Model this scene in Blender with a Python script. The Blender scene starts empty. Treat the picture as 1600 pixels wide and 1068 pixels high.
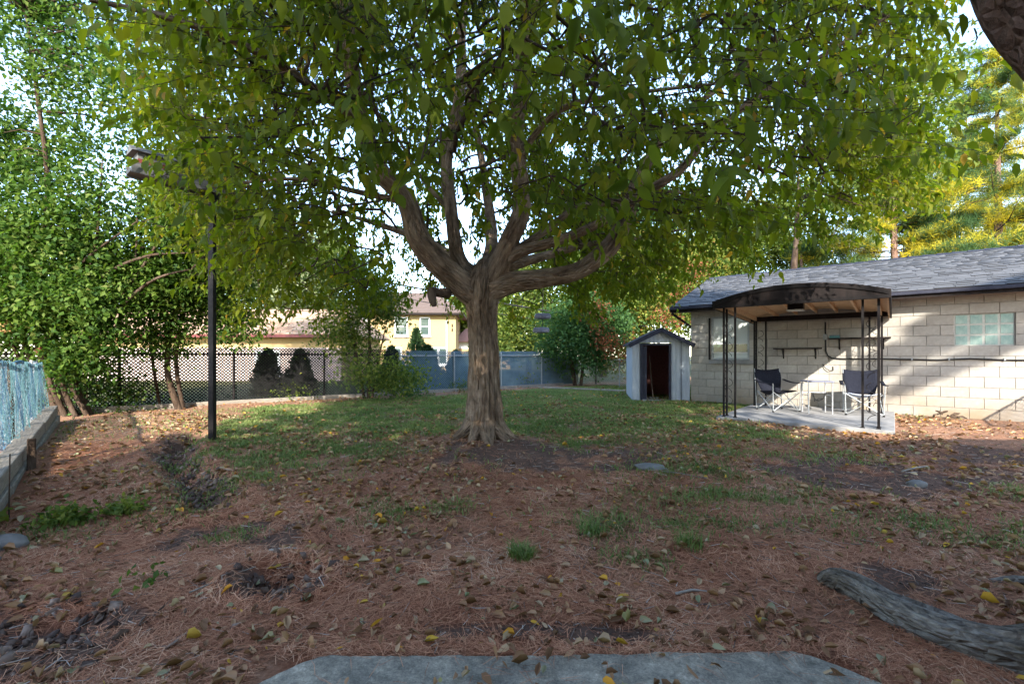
import bpy, math, random
import numpy as np
from mathutils import Vector, Matrix
PI = math.pi
sc = bpy.context.scene
COL = sc.collection
rng = np.random.default_rng(7)
random.seed(7)

# ------------------------------------------------------------------ camera, sky, sun, exposure
EYE, FPX = 1.5, 711.0
cd = bpy.data.cameras.new('camera')
cd.sensor_width = 36.0
cd.lens = 36.0 * FPX / 1600.0
cd.shift_y = 21.0 / 1600.0
cd.clip_start, cd.clip_end = 0.05, 2000.0
cam = bpy.data.objects.new('camera', cd)
cam.location = (0, 0, EYE)
cam.rotation_euler = (PI / 2, 0, 0)
COL.objects.link(cam)
sc.camera = cam

SUN_EL = math.radians(29.5)
SUN_DIR = Vector((-0.02 * math.cos(SUN_EL), -math.cos(SUN_EL), math.sin(SUN_EL))).normalized()   # towards the sun
world = bpy.data.worlds.new('World')
sc.world = world
world.use_nodes = True
wt = world.node_tree
wt.nodes.clear()
wo = wt.nodes.new('ShaderNodeOutputWorld')
wb = wt.nodes.new('ShaderNodeBackground')
sky = wt.nodes.new('ShaderNodeTexSky')
sky.sky_type = 'NISHITA'
sky.sun_disc = False
sky.sun_elevation = SUN_EL
sky.sun_rotation = PI
sky.air_density = 1.0
sky.dust_density = 0.6
sky.ozone_density = 1.0
tc = wt.nodes.new('ShaderNodeTexCoord')
mp = wt.nodes.new('ShaderNodeMapping')
mp.inputs['Scale'].default_value = (1.6, 1.6, 4.5)
nz = wt.nodes.new('ShaderNodeTexNoise')
nz.inputs['Scale'].default_value = 1.7
nz.inputs['Detail'].default_value = 7
nz.inputs['Roughness'].default_value = 0.6
cr = wt.nodes.new('ShaderNodeMapRange')
cr.inputs['From Min'].default_value = 0.50
cr.inputs['From Max'].default_value = 0.74
cr.inputs['To Max'].default_value = 0.22
mx = wt.nodes.new('ShaderNodeMixRGB')
mx.inputs['Color2'].default_value = (3.6, 3.8, 4.1, 1)
wt.links.new(tc.outputs['Generated'], mp.inputs['Vector'])
wt.links.new(mp.outputs['Vector'], nz.inputs['Vector'])
wt.links.new(nz.outputs['Fac'], cr.inputs['Value'])
wt.links.new(cr.outputs['Result'], mx.inputs['Fac'])
wt.links.new(sky.outputs['Color'], mx.inputs['Color1'])
wt.links.new(mx.outputs['Color'], wb.inputs['Color'])
wb.inputs['Strength'].default_value = 0.15
wt.links.new(wb.outputs['Background'], wo.inputs['Surface'])

sl = bpy.data.lights.new('sun', 'SUN')
sl.energy = 2.4
sl.angle = math.radians(0.55)
sl.color = (1.0, 0.93, 0.82)
so = bpy.data.objects.new('sun', sl)
so.rotation_euler = SUN_DIR.to_track_quat('Z', 'Y').to_euler()
so.location = (0, -5, 30)
COL.objects.link(so)

vs = sc.view_settings
vs.view_transform = 'Standard'
vs.look = 'None'
vs.exposure = 2.6
vs.gamma = 1.0
vs.use_curve_mapping = False
sc.render.engine = 'CYCLES'
sc.cycles.max_bounces = 8
sc.cycles.diffuse_bounces = 6
sc.cycles.transmission_bounces = 4
sc.cycles.transparent_max_bounces = 6

# ------------------------------------------------------------------ helpers
def sstep(a, b, x):
    t = np.clip((np.asarray(x, float) - a) / (b - a), 0, 1)
    return t * t * (3 - 2 * t)

_tab = np.random.default_rng(99).random((256, 256))
def vnoise(x, y, seed=0):
    x = np.asarray(x, float) + seed * 17.31
    y = np.asarray(y, float) + seed * 9.77
    xi = np.floor(x).astype(int); yi = np.floor(y).astype(int)
    fx = x - xi; fy = y - yi
    fx = fx * fx * (3 - 2 * fx); fy = fy * fy * (3 - 2 * fy)
    a = _tab[xi & 255, yi & 255]; b = _tab[(xi + 1) & 255, yi & 255]
    c = _tab[xi & 255, (yi + 1) & 255]; d = _tab[(xi + 1) & 255, (yi + 1) & 255]
    return (a * (1 - fx) + b * fx) * (1 - fy) + (c * (1 - fx) + d * fx) * fy
def fbm(x, y, seed=0, oct=4):
    s = 0; a = 0.5; f = 1.0; t = 0
    for k in range(oct):
        s = s + a * vnoise(np.asarray(x) * f, np.asarray(y) * f, seed + k * 3)
        t += a; a *= 0.5; f *= 2.03
    return s / t

HOLES = [(-1.47, 2.94, 0.22, 0.15, 0.17), (-2.55, 2.42, 0.34, 0.16, 0.08), (0.22, 2.95, 0.10, 0.07, 0.03), (-0.62, 2.98, 0.12, 0.08, 0.02)]
TRENCH = np.array([(-4.75, 6.9), (-4.45, 6.0), (-3.75, 5.1), (-3.25, 4.65), (-2.72, 4.15)])
def seg_dist(x, y, P):
    d = np.full(np.shape(x), 1e9)
    for a, b in zip(P[:-1], P[1:]):
        v = b - a; L = v @ v
        t = np.clip(((x - a[0]) * v[0] + (y - a[1]) * v[1]) / L, 0, 1)
        d = np.minimum(d, np.hypot(x - a[0] - t * v[0], y - a[1] - t * v[1]))
    return d
TREE = np.array((-0.40, 6.3))
def g(x, y):
    x = np.asarray(x, float); y = np.asarray(y, float)
    r = 0.28 * sstep(1.4, 6.5, y)
    near = 1 - sstep(9, 20, np.hypot(x, y))
    r = r + near * (fbm(x * 0.9, y * 0.9, 1) - 0.5) * 0.10 * sstep(1.9, 3.2, y)
    r = r + near * (fbm(x * 4.5, y * 4.5, 5, 3) - 0.5) * 0.035
    td = np.hypot(x - TREE[0], y - TREE[1])
    r = r + 0.10 * np.exp(-(td / 0.75) ** 2)
    for hx, hy, a, b, d in HOLES:
        q = ((x - hx) / a) ** 2 + ((y - hy) / b) ** 2
        r = r - d * np.exp(-q ** 1.5) + 0.35 * d * np.exp(-((np.sqrt(q) - 1.5) / 0.45) ** 2)
    dt = seg_dist(x, y, TRENCH)
    r = r - 0.13 * np.exp(-(dt / 0.13) ** 2) + 0.05 * np.exp(-((dt - 0.32) / 0.14) ** 2)
    # left bed lies a little lower than the lawn
    return r
def gz(x, y):
    return float(g(np.array([x]), np.array([y]))[0])
def P(px, py, d):
    return Vector(((px - 800) / FPX * d, d, EYE + (555 - py) / FPX * d))

def link(o, parent=None):
    COL.objects.link(o)
    if parent is not None:
        o.parent = parent
    return o
def tag(o, label=None, cat=None, group=None, kind=None):
    if label: o['label'] = label
    if cat: o['category'] = cat
    if group: o['group'] = group
    if kind: o['kind'] = kind
    return o
def thing(name, label, cat, loc=(0, 0, 0), rz=0.0, group=None):
    o = bpy.data.objects.new(name, None)
    o.empty_display_size = 0.2
    o.location = loc
    o.rotation_euler = (0, 0, rz)
    COL.objects.link(o)
    return tag(o, label, cat, group)

class MB:
    def __init__(s):
        s.v = []; s.f = []
    def add(s, vs_, fs):
        n = len(s.v)
        s.v += [tuple(q) for q in vs_]
        s.f += [tuple(i + n for i in q) for q in fs]
        return s
    def box(s, c, d, M=None):
        x, y, z = d[0] / 2, d[1] / 2, d[2] / 2
        q = [Vector((a * x, b * y, e * z)) for a in (-1, 1) for b in (-1, 1) for e in (-1, 1)]
        if M is not None: q = [M @ w for w in q]
        q = [w + Vector(c) for w in q]
        return s.add(q, [(0, 1, 3, 2), (4, 6, 7, 5), (0, 4, 5, 1), (2, 3, 7, 6), (0, 2, 6, 4), (1, 5, 7, 3)])
    def bb(s, lo, hi):
        return s.box([(a + b) / 2 for a, b in zip(lo, hi)], [b - a for a, b in zip(lo, hi)])
    def bar(s, a, b, w, h, up=(0, 0, 1)):
        a = Vector(a); b = Vector(b); d = (b - a)
        L = d.length; d.normalize()
        u = Vector(up)
        if abs(d.dot(u)) > 0.98: u = Vector((1, 0, 0))
        sx = d.cross(u).normalized(); uz = sx.cross(d)
        M = Matrix((d, sx, uz)).transposed()
        return s.box((a + b) / 2, (L, w, h), M)
    def tube(s, pts, r, n=8, cap=True):
        pts = [Vector(p) for p in pts]
        if not hasattr(r, '__len__'): r = [r] * len(pts)
        base = len(s.v)
        t0 = (pts[1] - pts[0]).normalized()
        ref = Vector((0, 0, 1)) if abs(t0.z) < 0.9 else Vector((1, 0, 0))
        nx = t0.cross(ref).normalized()
        for i, p in enumerate(pts):
            a = pts[max(i - 1, 0)]; b = pts[min(i + 1, len(pts) - 1)]
            t = (b - a)
            if t.length < 1e-9: t = t0
            t = t.normalized()
            nx = (nx - t * nx.dot(t)).normalized()
            ny = t.cross(nx)
            for k in range(n):
                an = 2 * PI * k / n
                s.v.append(tuple(p + (nx * math.cos(an) + ny * math.sin(an)) * r[i]))
        for i in range(len(pts) - 1):
            for k in range(n):
                k2 = (k + 1) % n
                s.f.append((base + i * n + k, base + i * n + k2, base + (i + 1) * n + k2, base + (i + 1) * n + k))
        if cap:
            s.f.append(tuple(base + k for k in reversed(range(n))))
            s.f.append(tuple(base + (len(pts) - 1) * n + k for k in range(n)))
        return s
    def prism(s, poly, axis_vec, origin=(0, 0, 0)):
        # poly: list of 3D points (planar, any order), extruded by axis_vec
        o = Vector(origin); e = Vector(axis_vec)
        a = [Vector(p) + o for p in poly]; b = [p + e for p in a]
        n = len(a)
        return s.add(a + b, [tuple(range(n)), tuple(range(2 * n - 1, n - 1, -1))] + [(i, i + n, (i + 1) % n + n, (i + 1) % n) for i in range(n)])
    def mesh(s, name, m, smooth=False):
        me = bpy.data.meshes.new(name)
        me.from_pydata(s.v, [], s.f)
        me.materials.append(m)
        import bmesh
        bm = bmesh.new(); bm.from_mesh(me)
        bmesh.ops.recalc_face_normals(bm, faces=bm.faces[:])
        bm.to_mesh(me); bm.free()
        if smooth:
            me.polygons.foreach_set('use_smooth', [True] * len(me.polygons))
        me.update()
        return me
    def build(s, name, m, parent=None, smooth=False, kind=None, label=None, bevel=0):
        o = bpy.data.objects.new(name, s.mesh(name, m, smooth))
        link(o, parent)
        if bevel:
            b = o.modifiers.new('bevel', 'BEVEL'); b.width = bevel; b.segments = 2; b.limit_method = 'ANGLE'
        if kind: o['kind'] = kind
        if label: o['label'] = label
        return o

LAST_CO = [None]
def np_mesh(name, V, F, m, rnd=None, smooth=False, attrs=None):
    """V (n,3), F (m,k) -> mesh with optional per-vertex attribute rnd"""
    me = bpy.data.meshes.new(name)
    V = np.ascontiguousarray(V, np.float32); F = np.ascontiguousarray(F, np.int32)
    me.vertices.add(len(V)); me.vertices.foreach_set('co', V.ravel())
    k = F.shape[1]
    me.loops.add(F.size); me.loops.foreach_set('vertex_index', F.ravel())
    me.polygons.add(len(F))
    me.polygons.foreach_set('loop_start', np.arange(0, F.size, k, dtype=np.int32))
    if smooth: me.polygons.foreach_set('use_smooth', np.ones(len(F), bool))
    a = dict(attrs or {})
    if rnd is not None: a['rnd'] = rnd
    for key, val in a.items():
        at = me.attributes.new(key, 'FLOAT', 'POINT')
        at.data.foreach_set('value', np.ascontiguousarray(val, np.float32))
    co_ = LAST_CO[0]
    if co_ is not None and len(co_) == len(V):
        at = me.attributes.new('barkco', 'FLOAT_VECTOR', 'POINT')
        at.data.foreach_set('vector', np.ascontiguousarray(co_, np.float32).ravel())
    me.materials.append(m)
    me.update(calc_edges=True)
    me.validate()
    return me
def np_obj(name, V, F, m, parent=None, kind=None, **kw):
    o = bpy.data.objects.new(name, np_mesh(name, V, F, m, **kw))
    link(o, parent)
    if kind: o['kind'] = kind
    return o

# leaf templates: (along, side, normal)
T_A = (np.array([(0, 0, 0), (.18, .36, .06), (.54, .37, .08), (1, 0, -.12), (.54, -.37, .08), (.18, -.36, .06), (.28, 0, 0), (.62, 0, -.01)]),
       np.array([(0, 1, 6), (1, 2, 7), (1, 7, 6), (2, 3, 7), (0, 6, 5), (5, 6, 7), (5, 7, 4), (4, 7, 3)]))
T_B = (np.array([(0, 0, 0), (.42, .42, .09), (1, 0, -.08), (.42, -.42, .09), (.46, 0, -.02)]),
       np.array([(0, 1, 4), (1, 2, 4), (2, 3, 4), (3, 0, 4)]))
T_C = (np.array([(0, 0, 0), (.45, .45, .10), (1, 0, 0), (.45, -.45, .10)]), np.array([(0, 1, 2), (0, 2, 3)]))
def nrmz(a):
    return a / np.maximum(np.linalg.norm(a, axis=1, keepdims=True), 1e-9)
def frames(fwd, up):
    f = nrmz(fwd)
    s = nrmz(np.cross(f, up))
    n = np.cross(s, f)
    return f, s, n
def leaf_verts(pos, fwd, up, size, wr, tmpl, vary=None):
    f, s, n = frames(fwd, up)
    T, F = tmpl
    sz = np.asarray(size).reshape(-1, 1, 1)
    if vary is not None:      # curl and width differ from leaf to leaf
        k = len(T); N = len(pos)
        cz = vary.uniform(-.6, 2.4, (N, 1, 1)); cw = vary.uniform(.72, 1.15, (N, 1, 1)); sk = vary.normal(size=(N, 1, 1)) * .12
        al = T[None, :, 0:1]
        droopz = -vary.uniform(0, .35, (N, 1, 1)) * al ** 2
        sd_ = T[None, :, 1:2] * cw * wr + sk * al * al
        V = pos[:, None, :] + sz * (al * f[:, None, :] + sd_ * s[:, None, :] + (T[None, :, 2:3] * cz + droopz) * n[:, None, :])
        return V.reshape(-1, 3), (F[None] + (np.arange(N) * k)[:, None, None]).reshape(-1, 3), k
    V = pos[:, None, :] + sz * (T[None, :, 0:1] * f[:, None, :] + wr * T[None, :, 1:2] * s[:, None, :] + T[None, :, 2:3] * n[:, None, :])
    k = len(T); N = len(pos)
    FF = (F[None] + (np.arange(N) * k)[:, None, None]).reshape(-1, 3)
    return V.reshape(-1, 3), FF, k

def rand_dirs(n, r=rng):
    return nrmz(r.normal(size=(n, 3)))

# ------------------------------------------------------------------ materials
def node_mat(name):
    m = bpy.data.materials.new(name)
    m.use_nodes = True
    nt = m.node_tree
    b = nt.nodes['Principled BSDF']
    return m, nt, b
def ramp(nt, stops):
    r = nt.nodes.new('ShaderNodeValToRGB')
    el = r.color_ramp.elements
    while len(el) < len(stops): el.new(0.5)
    for e, (p, c) in zip(el, stops):
        e.position = p; e.color = (*c, 1)
    return r
def tex(nt, kind, scale, detail=4, stretch=None, coord='Object', rough=0.6):
    t = nt.nodes.new('ShaderNodeTex' + kind)
    t.inputs['Scale'].default_value = scale
    if kind == 'Noise':
        t.inputs['Detail'].default_value = detail
        t.inputs['Roughness'].default_value = rough
    c = nt.nodes.new('ShaderNodeTexCoord')
    if stretch:
        q = nt.nodes.new('ShaderNodeMapping')
        q.inputs['Scale'].default_value = stretch
        nt.links.new(c.outputs[coord], q.inputs['Vector'])
        nt.links.new(q.outputs['Vector'], t.inputs['Vector'])
    else:
        nt.links.new(c.outputs[coord], t.inputs['Vector'])
    return t
def bump(nt, b, src, strength, dist=0.01):
    q = nt.nodes.new('ShaderNodeBump')
    q.inputs['Strength'].default_value = strength
    q.inputs['Distance'].default_value = dist
    nt.links.new(src, q.inputs['Height'])
    nt.links.new(q.outputs['Normal'], b.inputs['Normal'])
def mixc(nt, fac, a, b, mode='MIX'):
    q = nt.nodes.new('ShaderNodeMixRGB'); q.blend_type = mode
    for key, val in (('Fac', fac), ('Color1', a), ('Color2', b)):
        if hasattr(val, 'is_output') or hasattr(val, 'links'): nt.links.new(val, q.inputs[key])
        elif key == 'Fac': q.inputs[key].default_value = val
        else: q.inputs[key].default_value = (*val, 1)
    return q.outputs['Color']
def simple(name, c1, c2, rough=0.8, scale=8, bumpv=0.2, stretch=None, metallic=0.0, objrand=0.0, detail=5, dist=0.004, lo=0.3, hi=0.7):
    m, nt, b = node_mat(name)
    n = tex(nt, 'Noise', scale, detail, stretch)
    r = ramp(nt, [(lo, c1), (hi, c2)])
    nt.links.new(n.outputs['Fac'], r.inputs['Fac'])
    out = r.outputs['Color']
    if objrand:
        oi = nt.nodes.new('ShaderNodeObjectInfo')
        mr = nt.nodes.new('ShaderNodeMapRange')
        mr.inputs['To Min'].default_value = 1 - objrand; mr.inputs['To Max'].default_value = 1 + objrand
        nt.links.new(oi.outputs['Random'], mr.inputs['Value'])
        out = mixc(nt, 1.0, out, mr.outputs['Result'], 'MULTIPLY')
    nt.links.new(out, b.inputs['Base Color'])
    b.inputs['Roughness'].default_value = rough
    b.inputs['Metallic'].default_value = metallic
    if bumpv: bump(nt, b, n.outputs['Fac'], bumpv, dist)
    return m
def leaf_mat(name, stops, trans=0.35, rough=0.55, spec=0.12, tgain=(1.3, 1.5, 0.7)):
    m, nt, b = node_mat(name)
    at = nt.nodes.new('ShaderNodeAttribute'); at.attribute_name = 'rnd'
    r = ramp(nt, stops)
    nt.links.new(at.outputs['Fac'], r.inputs['Fac'])
    nt.links.new(r.outputs['Color'], b.inputs['Base Color'])
    b.inputs['Roughness'].default_value = rough
    b.inputs['Specular IOR Level'].default_value = spec
    tr = nt.nodes.new('ShaderNodeBsdfTranslucent')
    nt.links.new(mixc(nt, 1.0, r.outputs['Color'], tgain, 'MULTIPLY'), tr.inputs['Color'])
    mixs = nt.nodes.new('ShaderNodeMixShader')
    mixs.inputs['Fac'].default_value = trans
    nt.links.new(b.outputs['BSDF'], mixs.inputs[1]); nt.links.new(tr.outputs['BSDF'], mixs.inputs[2])
    nt.links.new(mixs.outputs['Shader'], nt.nodes['Material Output'].inputs['Surface'])
    return m
def rnd_mat(name, stops, rough=0.8, noise=0.25, nscale=30, bumpv=0.2):
    m, nt, b = node_mat(name)
    at = nt.nodes.new('ShaderNodeAttribute'); at.attribute_name = 'rnd'
    r = ramp(nt, stops)
    nt.links.new(at.outputs['Fac'], r.inputs['Fac'])
    n = tex(nt, 'Noise', nscale, 4)
    mr = nt.nodes.new('ShaderNodeMapRange')
    mr.inputs['To Min'].default_value = 1 - noise; mr.inputs['To Max'].default_value = 1 + noise
    nt.links.new(n.outputs['Fac'], mr.inputs['Value'])
    nt.links.new(mixc(nt, 1.0, r.outputs['Color'], mr.outputs['Result'], 'MULTIPLY'), b.inputs['Base Color'])
    b.inputs['Roughness'].default_value = rough
    if bumpv: bump(nt, b, n.outputs['Fac'], bumpv, 0.003)
    return m
def bark_mat(name, c1, c2, c3, scale=9, strength=0.9, dist=0.03, stretch=(1, 1, 0.22), rotz=None):
    m, nt, b = node_mat(name)
    n = tex(nt, 'Noise', scale, 8, stretch, rough=0.7)
    n2 = tex(nt, 'Noise', 2.2, 4)
    v = tex(nt, 'Voronoi', scale * 1.6, stretch=stretch)
    v.feature = 'DISTANCE_TO_EDGE'
    if rotz is not None:      # follow the length of the limb
        for q in (n, v, n2):
            at = nt.nodes.new('ShaderNodeAttribute'); at.attribute_name = 'barkco'
            l_ = q.inputs['Vector'].links[0]; tgt = l_.from_node
            nt.links.new(at.outputs['Vector'], tgt.inputs['Vector'] if tgt.type == 'MAPPING' else q.inputs['Vector'])
    r = ramp(nt, [(0.33, c1), (0.55, c2), (0.75, c3)])
    nt.links.new(n.outputs['Fac'], r.inputs['Fac'])
    r2 = ramp(nt, [(0.35, (.7, .6, .5)), (0.65, (1.2, 1.15, 1.1))])
    nt.links.new(n2.outputs['Fac'], r2.inputs['Fac'])
    nt.links.new(mixc(nt, 1.0, r.outputs['Color'], r2.outputs['Color'], 'MULTIPLY'), b.inputs['Base Color'])
    ad = nt.nodes.new('ShaderNodeMath'); ad.operation = 'MULTIPLY_ADD'
    ad.inputs[1].default_value = 1.6
    nt.links.new(v.outputs['Distance'], ad.inputs[0]); nt.links.new(n.outputs['Fac'], ad.inputs[2])
    bump(nt, b, ad.outputs[0], strength, dist)
    b.inputs['Roughness'].default_value = 0.95
    b.inputs['Specular IOR Level'].default_value = 0.15
    return m

M = {}
M['bark'] = bark_mat('bark', (.075, .054, .038), (.26, .195, .14), (.46, .37, .28), 15, 1.0, .06, (1, 1, .22), 1)
M['bark_dark'] = bark_mat('bark_dark', (.03, .022, .018), (.075, .055, .042), (.13, .10, .08), 12, .6, .015)
M['bark_pine'] = bark_mat('bark_pine', (.09, .06, .05), (.30, .20, .165), (.48, .36, .31), 13, 1.0, .07, (1, 1, .55), 1)
M['root'] = bark_mat('root_bark', (.12, .105, .09), (.34, .315, .28), (.62, .59, .54), 26, 1.0, .06, (1, 1, .35), 1)
M['leaf_main'] = leaf_mat('leaf_main', [(0, (0.05195, 0.086, 0.01083)), (.4, (0.09957, 0.1376, 0.01444)), (.8, (0.1688, 0.1892, 0.01805)), (.93, (0.2338, 0.1978, 0.02256)), (1, (0.3983, 0.2322, 0.0361))], .52, .55, .12, (1.6, 1.6, .48))
M['leaf_left'] = leaf_mat('leaf_left', [(0, (0.017, 0.0484, 0.0108)), (.45, (0.051, 0.1038, 0.018)), (.85, (0.1148, 0.1716, 0.0306)), (1, (0.1615, 0.176, 0.054))], .4)
M['leaf_dark'] = leaf_mat('leaf_dark', [(0, (.03, .075, .03)), (.6, (.055, .12, .035)), (1, (.10, .17, .04))], .35)
M['leaf_light'] = leaf_mat('leaf_light', [(0, (.045, .085, .02)), (.5, (.10, .145, .03)), (1, (.23, .245, .05))], .4)
M['leaf_red'] = leaf_mat('leaf_red', [(0, (.16, .05, .025)), (1, (.28, .11, .05))], .4)
M['leaf_autumn'] = leaf_mat('leaf_autumn', [(0, (.04, .09, .02)), (.4, (.10, .15, .03)), (.72, (.21, .23, .04)), (.92, (.26, .17, .04)), (1, (.24, .06, .03))], .4)
M['leaf_grey'] = leaf_mat('leaf_grey', [(0, (.10, .13, .06)), (1, (.26, .28, .15))], .3)
M['cedar'] = leaf_mat('cedar', [(0, (.02, .045, .02)), (1, (.05, .09, .03))], .15)
M['needle_yellow'] = leaf_mat('pine_needles', [(0, (.05, .095, .035)), (.4, (.10, .15, .04)), (.5, (.33, .30, .035)), (1, (.60, .46, .03))], .35)
M['needle_dark'] = leaf_mat('pine_needles_dark', [(0, (.02, .04, .018)), (1, (.05, .075, .03))], .15)
M['grass'] = leaf_mat('grass', [(0, (0.0805, 0.1288, 0.0385)), (.5, (0.1552, 0.2128, 0.0638)), (.85, (0.2645, 0.28, 0.099)), (1, (0.437, 0.3696, 0.198))], .25)
M['litter_leaf'] = leaf_mat('fallen_leaf', [(0, (0.1344, 0.07, 0.03825)), (.35, (0.2912, 0.16, 0.085)), (.6, (0.448, 0.27, 0.153)), (.78, (0.4032, 0.33, 0.204)), (.88, (0.2464, 0.27, 0.153)), (.93, (0.56, 0.36, 0.051)), (1, (0.616, 0.28, 0.034))], .12, .7)
M['needles'] = leaf_mat('dry_needles', [(0, (0.1502, 0.06025, 0.03446)), (.4, (0.4156, 0.1715, 0.09324)), (.78, (0.612, 0.3116, 0.1773)), (1, (0.7668, 0.5402, 0.3648))], .0, .8)
M['block'] = simple('painted_block', (.30, .28, .248), (.38, .357, .318), .9, 14, .4, objrand=.09, detail=8, dist=.004)
def weather(m):
    nt = m.node_tree; b = nt.nodes['Principled BSDF']
    src = b.inputs['Base Color'].links[0].from_socket
    ge = nt.nodes.new('ShaderNodeNewGeometry')
    n = nt.nodes.new('ShaderNodeTexNoise'); n.inputs['Scale'].default_value = 1.7; n.inputs['Detail'].default_value = 7
    nt.links.new(ge.outputs['Position'], n.inputs['Vector'])
    sx = nt.nodes.new('ShaderNodeSeparateXYZ'); nt.links.new(ge.outputs['Position'], sx.inputs[0])
    mr = nt.nodes.new('ShaderNodeMapRange'); mr.inputs['From Min'].default_value = .95; mr.inputs['From Max'].default_value = .25
    nt.links.new(sx.outputs['Z'], mr.inputs['Value'])
    mu = nt.nodes.new('ShaderNodeMath'); mu.operation = 'MULTIPLY'
    r = ramp(nt, [(.36, (0, 0, 0)), (.62, (1, 1, 1))]); nt.links.new(n.outputs['Fac'], r.inputs['Fac'])
    nt.links.new(mr.outputs['Result'], mu.inputs[0]); nt.links.new(r.outputs['Color'], mu.inputs[1])
    c = mixc(nt, mu.outputs[0], src, (.21, .15, .09))
    r2 = ramp(nt, [(.3, (.80, .79, .78)), (.6, (1.08, 1.08, 1.08))]); nt.links.new(n.outputs['Fac'], r2.inputs['Fac'])
    nt.links.new(mixc(nt, 1.0, c, r2.outputs['Color'], 'MULTIPLY'), b.inputs['Base Color'])
weather(M['block'])
M['grout'] = simple('pale_grout', (.36, .37, .33), (.48, .48, .44), .9, 20, .1)
M['mortar'] = simple('mortar', (.17, .158, .143), (.24, .222, .2), .95, 30, .3)
M['black_metal'] = simple('black_metal', (.005, .0045, .005), (.016, .013, .013), .5, 20, .15)
M['dark_wood'] = simple('dark_painted_wood', (.007, .006, .006), (.022, .016, .015), .75, 12, .3, (1, 1, .2))
M['ply'] = simple('plywood', (.30, .19, .10), (.50, .34, .19), .75, 5, .15, (1, 5, 5), objrand=.12)
M['concrete'] = simple('concrete', (.15, .148, .145), (.29, .285, .28), .9, 5, .35, detail=9)
m, nt, b = node_mat('slab_stone')
n1 = tex(nt, 'Noise', 7, 12, rough=.78); n2 = tex(nt, 'Noise', 85, 6, rough=.8); n3 = tex(nt, 'Voronoi', 42)
r_ = ramp(nt, [(.34, (0.125, 0.1176, 0.095)), (.47, (0.2625, 0.2374, 0.188)), (.58, (0.4125, 0.364, 0.28)), (.70, (0.65, 0.56, 0.44))])
nt.links.new(n1.outputs['Fac'], r_.inputs['Fac'])
r2_ = ramp(nt, [(.35, (.62, .62, .62)), (.65, (1.3, 1.3, 1.3))]); nt.links.new(n2.outputs['Fac'], r2_.inputs['Fac'])
r3_ = ramp(nt, [(.0, (1.5, 1.5, 1.5)), (.16, (1, 1, 1)), (1, (.95, .95, .95))]); nt.links.new(n3.outputs['Distance'], r3_.inputs['Fac'])
nt.links.new(mixc(nt, 1.0, mixc(nt, 1.0, r_.outputs['Color'], r2_.outputs['Color'], 'MULTIPLY'), r3_.outputs['Color'], 'MULTIPLY'), b.inputs['Base Color'])
b.inputs['Roughness'].default_value = .92
ad = nt.nodes.new('ShaderNodeMath'); ad.operation = 'MULTIPLY_ADD'; ad.inputs[1].default_value = .35
nt.links.new(n2.outputs['Fac'], ad.inputs[0]); nt.links.new(n1.outputs['Fac'], ad.inputs[2])
bump(nt, b, ad.outputs[0], .9, .025)
M['slabstone'] = m
M['stone'] = simple('stone', (.10, .095, .088), (.20, .19, .175), .9, 9, .6, detail=9, dist=.012)
M['timber'] = simple('weathered_timber', (.13, .115, .095), (.33, .29, .24), .9, 6, .6, (1, 10, 10), objrand=.12, detail=8)
M['grey_wood'] = simple('grey_wood', (.06, .062, .062), (.16, .16, .16), .85, 8, .4, (1, 8, 8))
M['red_wood'] = simple('red_paint', (.09, .014, .013), (.17, .028, .025), .6, 9, .2)
M['shed_metal'] = simple('shed_siding', (.27, .31, .36), (.33, .37, .42), .55, 3, .05, metallic=.0, objrand=.05)
M['shed_dark'] = simple('shed_trim', (.02, .022, .035), (.04, .042, .06), .6, 8, .1)
M['interior'] = simple('shed_interior', (.22, .09, .085), (.36, .16, .15), .9, 20, .3)
M['alu'] = simple('aluminium', (.45, .46, .48), (.6, .61, .63), .35, 10, .05, metallic=.7)
M['chair_fabric'] = simple('navy_fabric', (.006, .007, .013), (.016, .018, .028), .9, 40, .3)
M['seat_pale'] = simple('pale_cushion', (.35, .40, .50), (.55, .60, .70), .9, 20, .3)
M['galv'] = simple('galvanised', (.25, .27, .28), (.36, .38, .39), .5, 12, .1, metallic=.4)
M['lattice'] = simple('lattice_dark', (.008, .008, .0085), (.02, .019, .019), .8, 6, .1, objrand=.15)
M['lattice_blue'] = simple('lattice_blue', (.075, .125, .165), (.125, .19, .235), .7, 3, .1, objrand=.1)
M['net_teal'] = simple('net_teal', (0.062, 0.186, 0.2232), (0.155, 0.2976, 0.3224), .6, 6, .0)
M['net_blue'] = simple('net_blue', (0.031, 0.1054, 0.186), (0.0806, 0.186, 0.2852), .6, 6, .0)
M['white'] = simple('white_paint', (.66, .66, .65), (.78, .78, .77), .6, 10, .1)
M['yellow_wall'] = simple('yellow_render', (.34, .235, .105), (.42, .295, .14), .9, 14, .3, detail=8)
M['pale_wall'] = simple('pale_render', (.42, .33, .29), (.5, .40, .35), .9, 9, .2)
M['roof_brown'] = simple('brown_roof', (.075, .052, .042), (.125, .088, .072), .9, 6, .3, (1, 1, 6), objrand=.12)
M['roof_tan'] = simple('tan_roof', (.22, .14, .085), (.34, .23, .15), .9, 5, .3, (1, 1, 6), objrand=.16)
M['trim_white'] = M['white']
M['cable'] = simple('cable', (.01, .01, .011), (.02, .02, .02), .6, 10, 0)
M['grey_plastic'] = simple('grey_blue_plastic', (.10, .11, .16), (.17, .18, .24), .5, 9, .1)
M['rope'] = simple('rope', (.12, .10, .08), (.22, .18, .14), .9, 40, .3)
M['shingle'] = rnd_mat('shingle', [(0, (0.0096, 0.00936, 0.0111)), (.25, (0.04, 0.04134, 0.0444)), (.5, (0.0704, 0.07176, 0.07622)), (1, (0.1024, 0.103, 0.1073))], .9, .2, 60)
M['unseen_house'] = simple('brick', (.42, .34, .28), (.55, .46, .39), .9, 20, .3)
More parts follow.
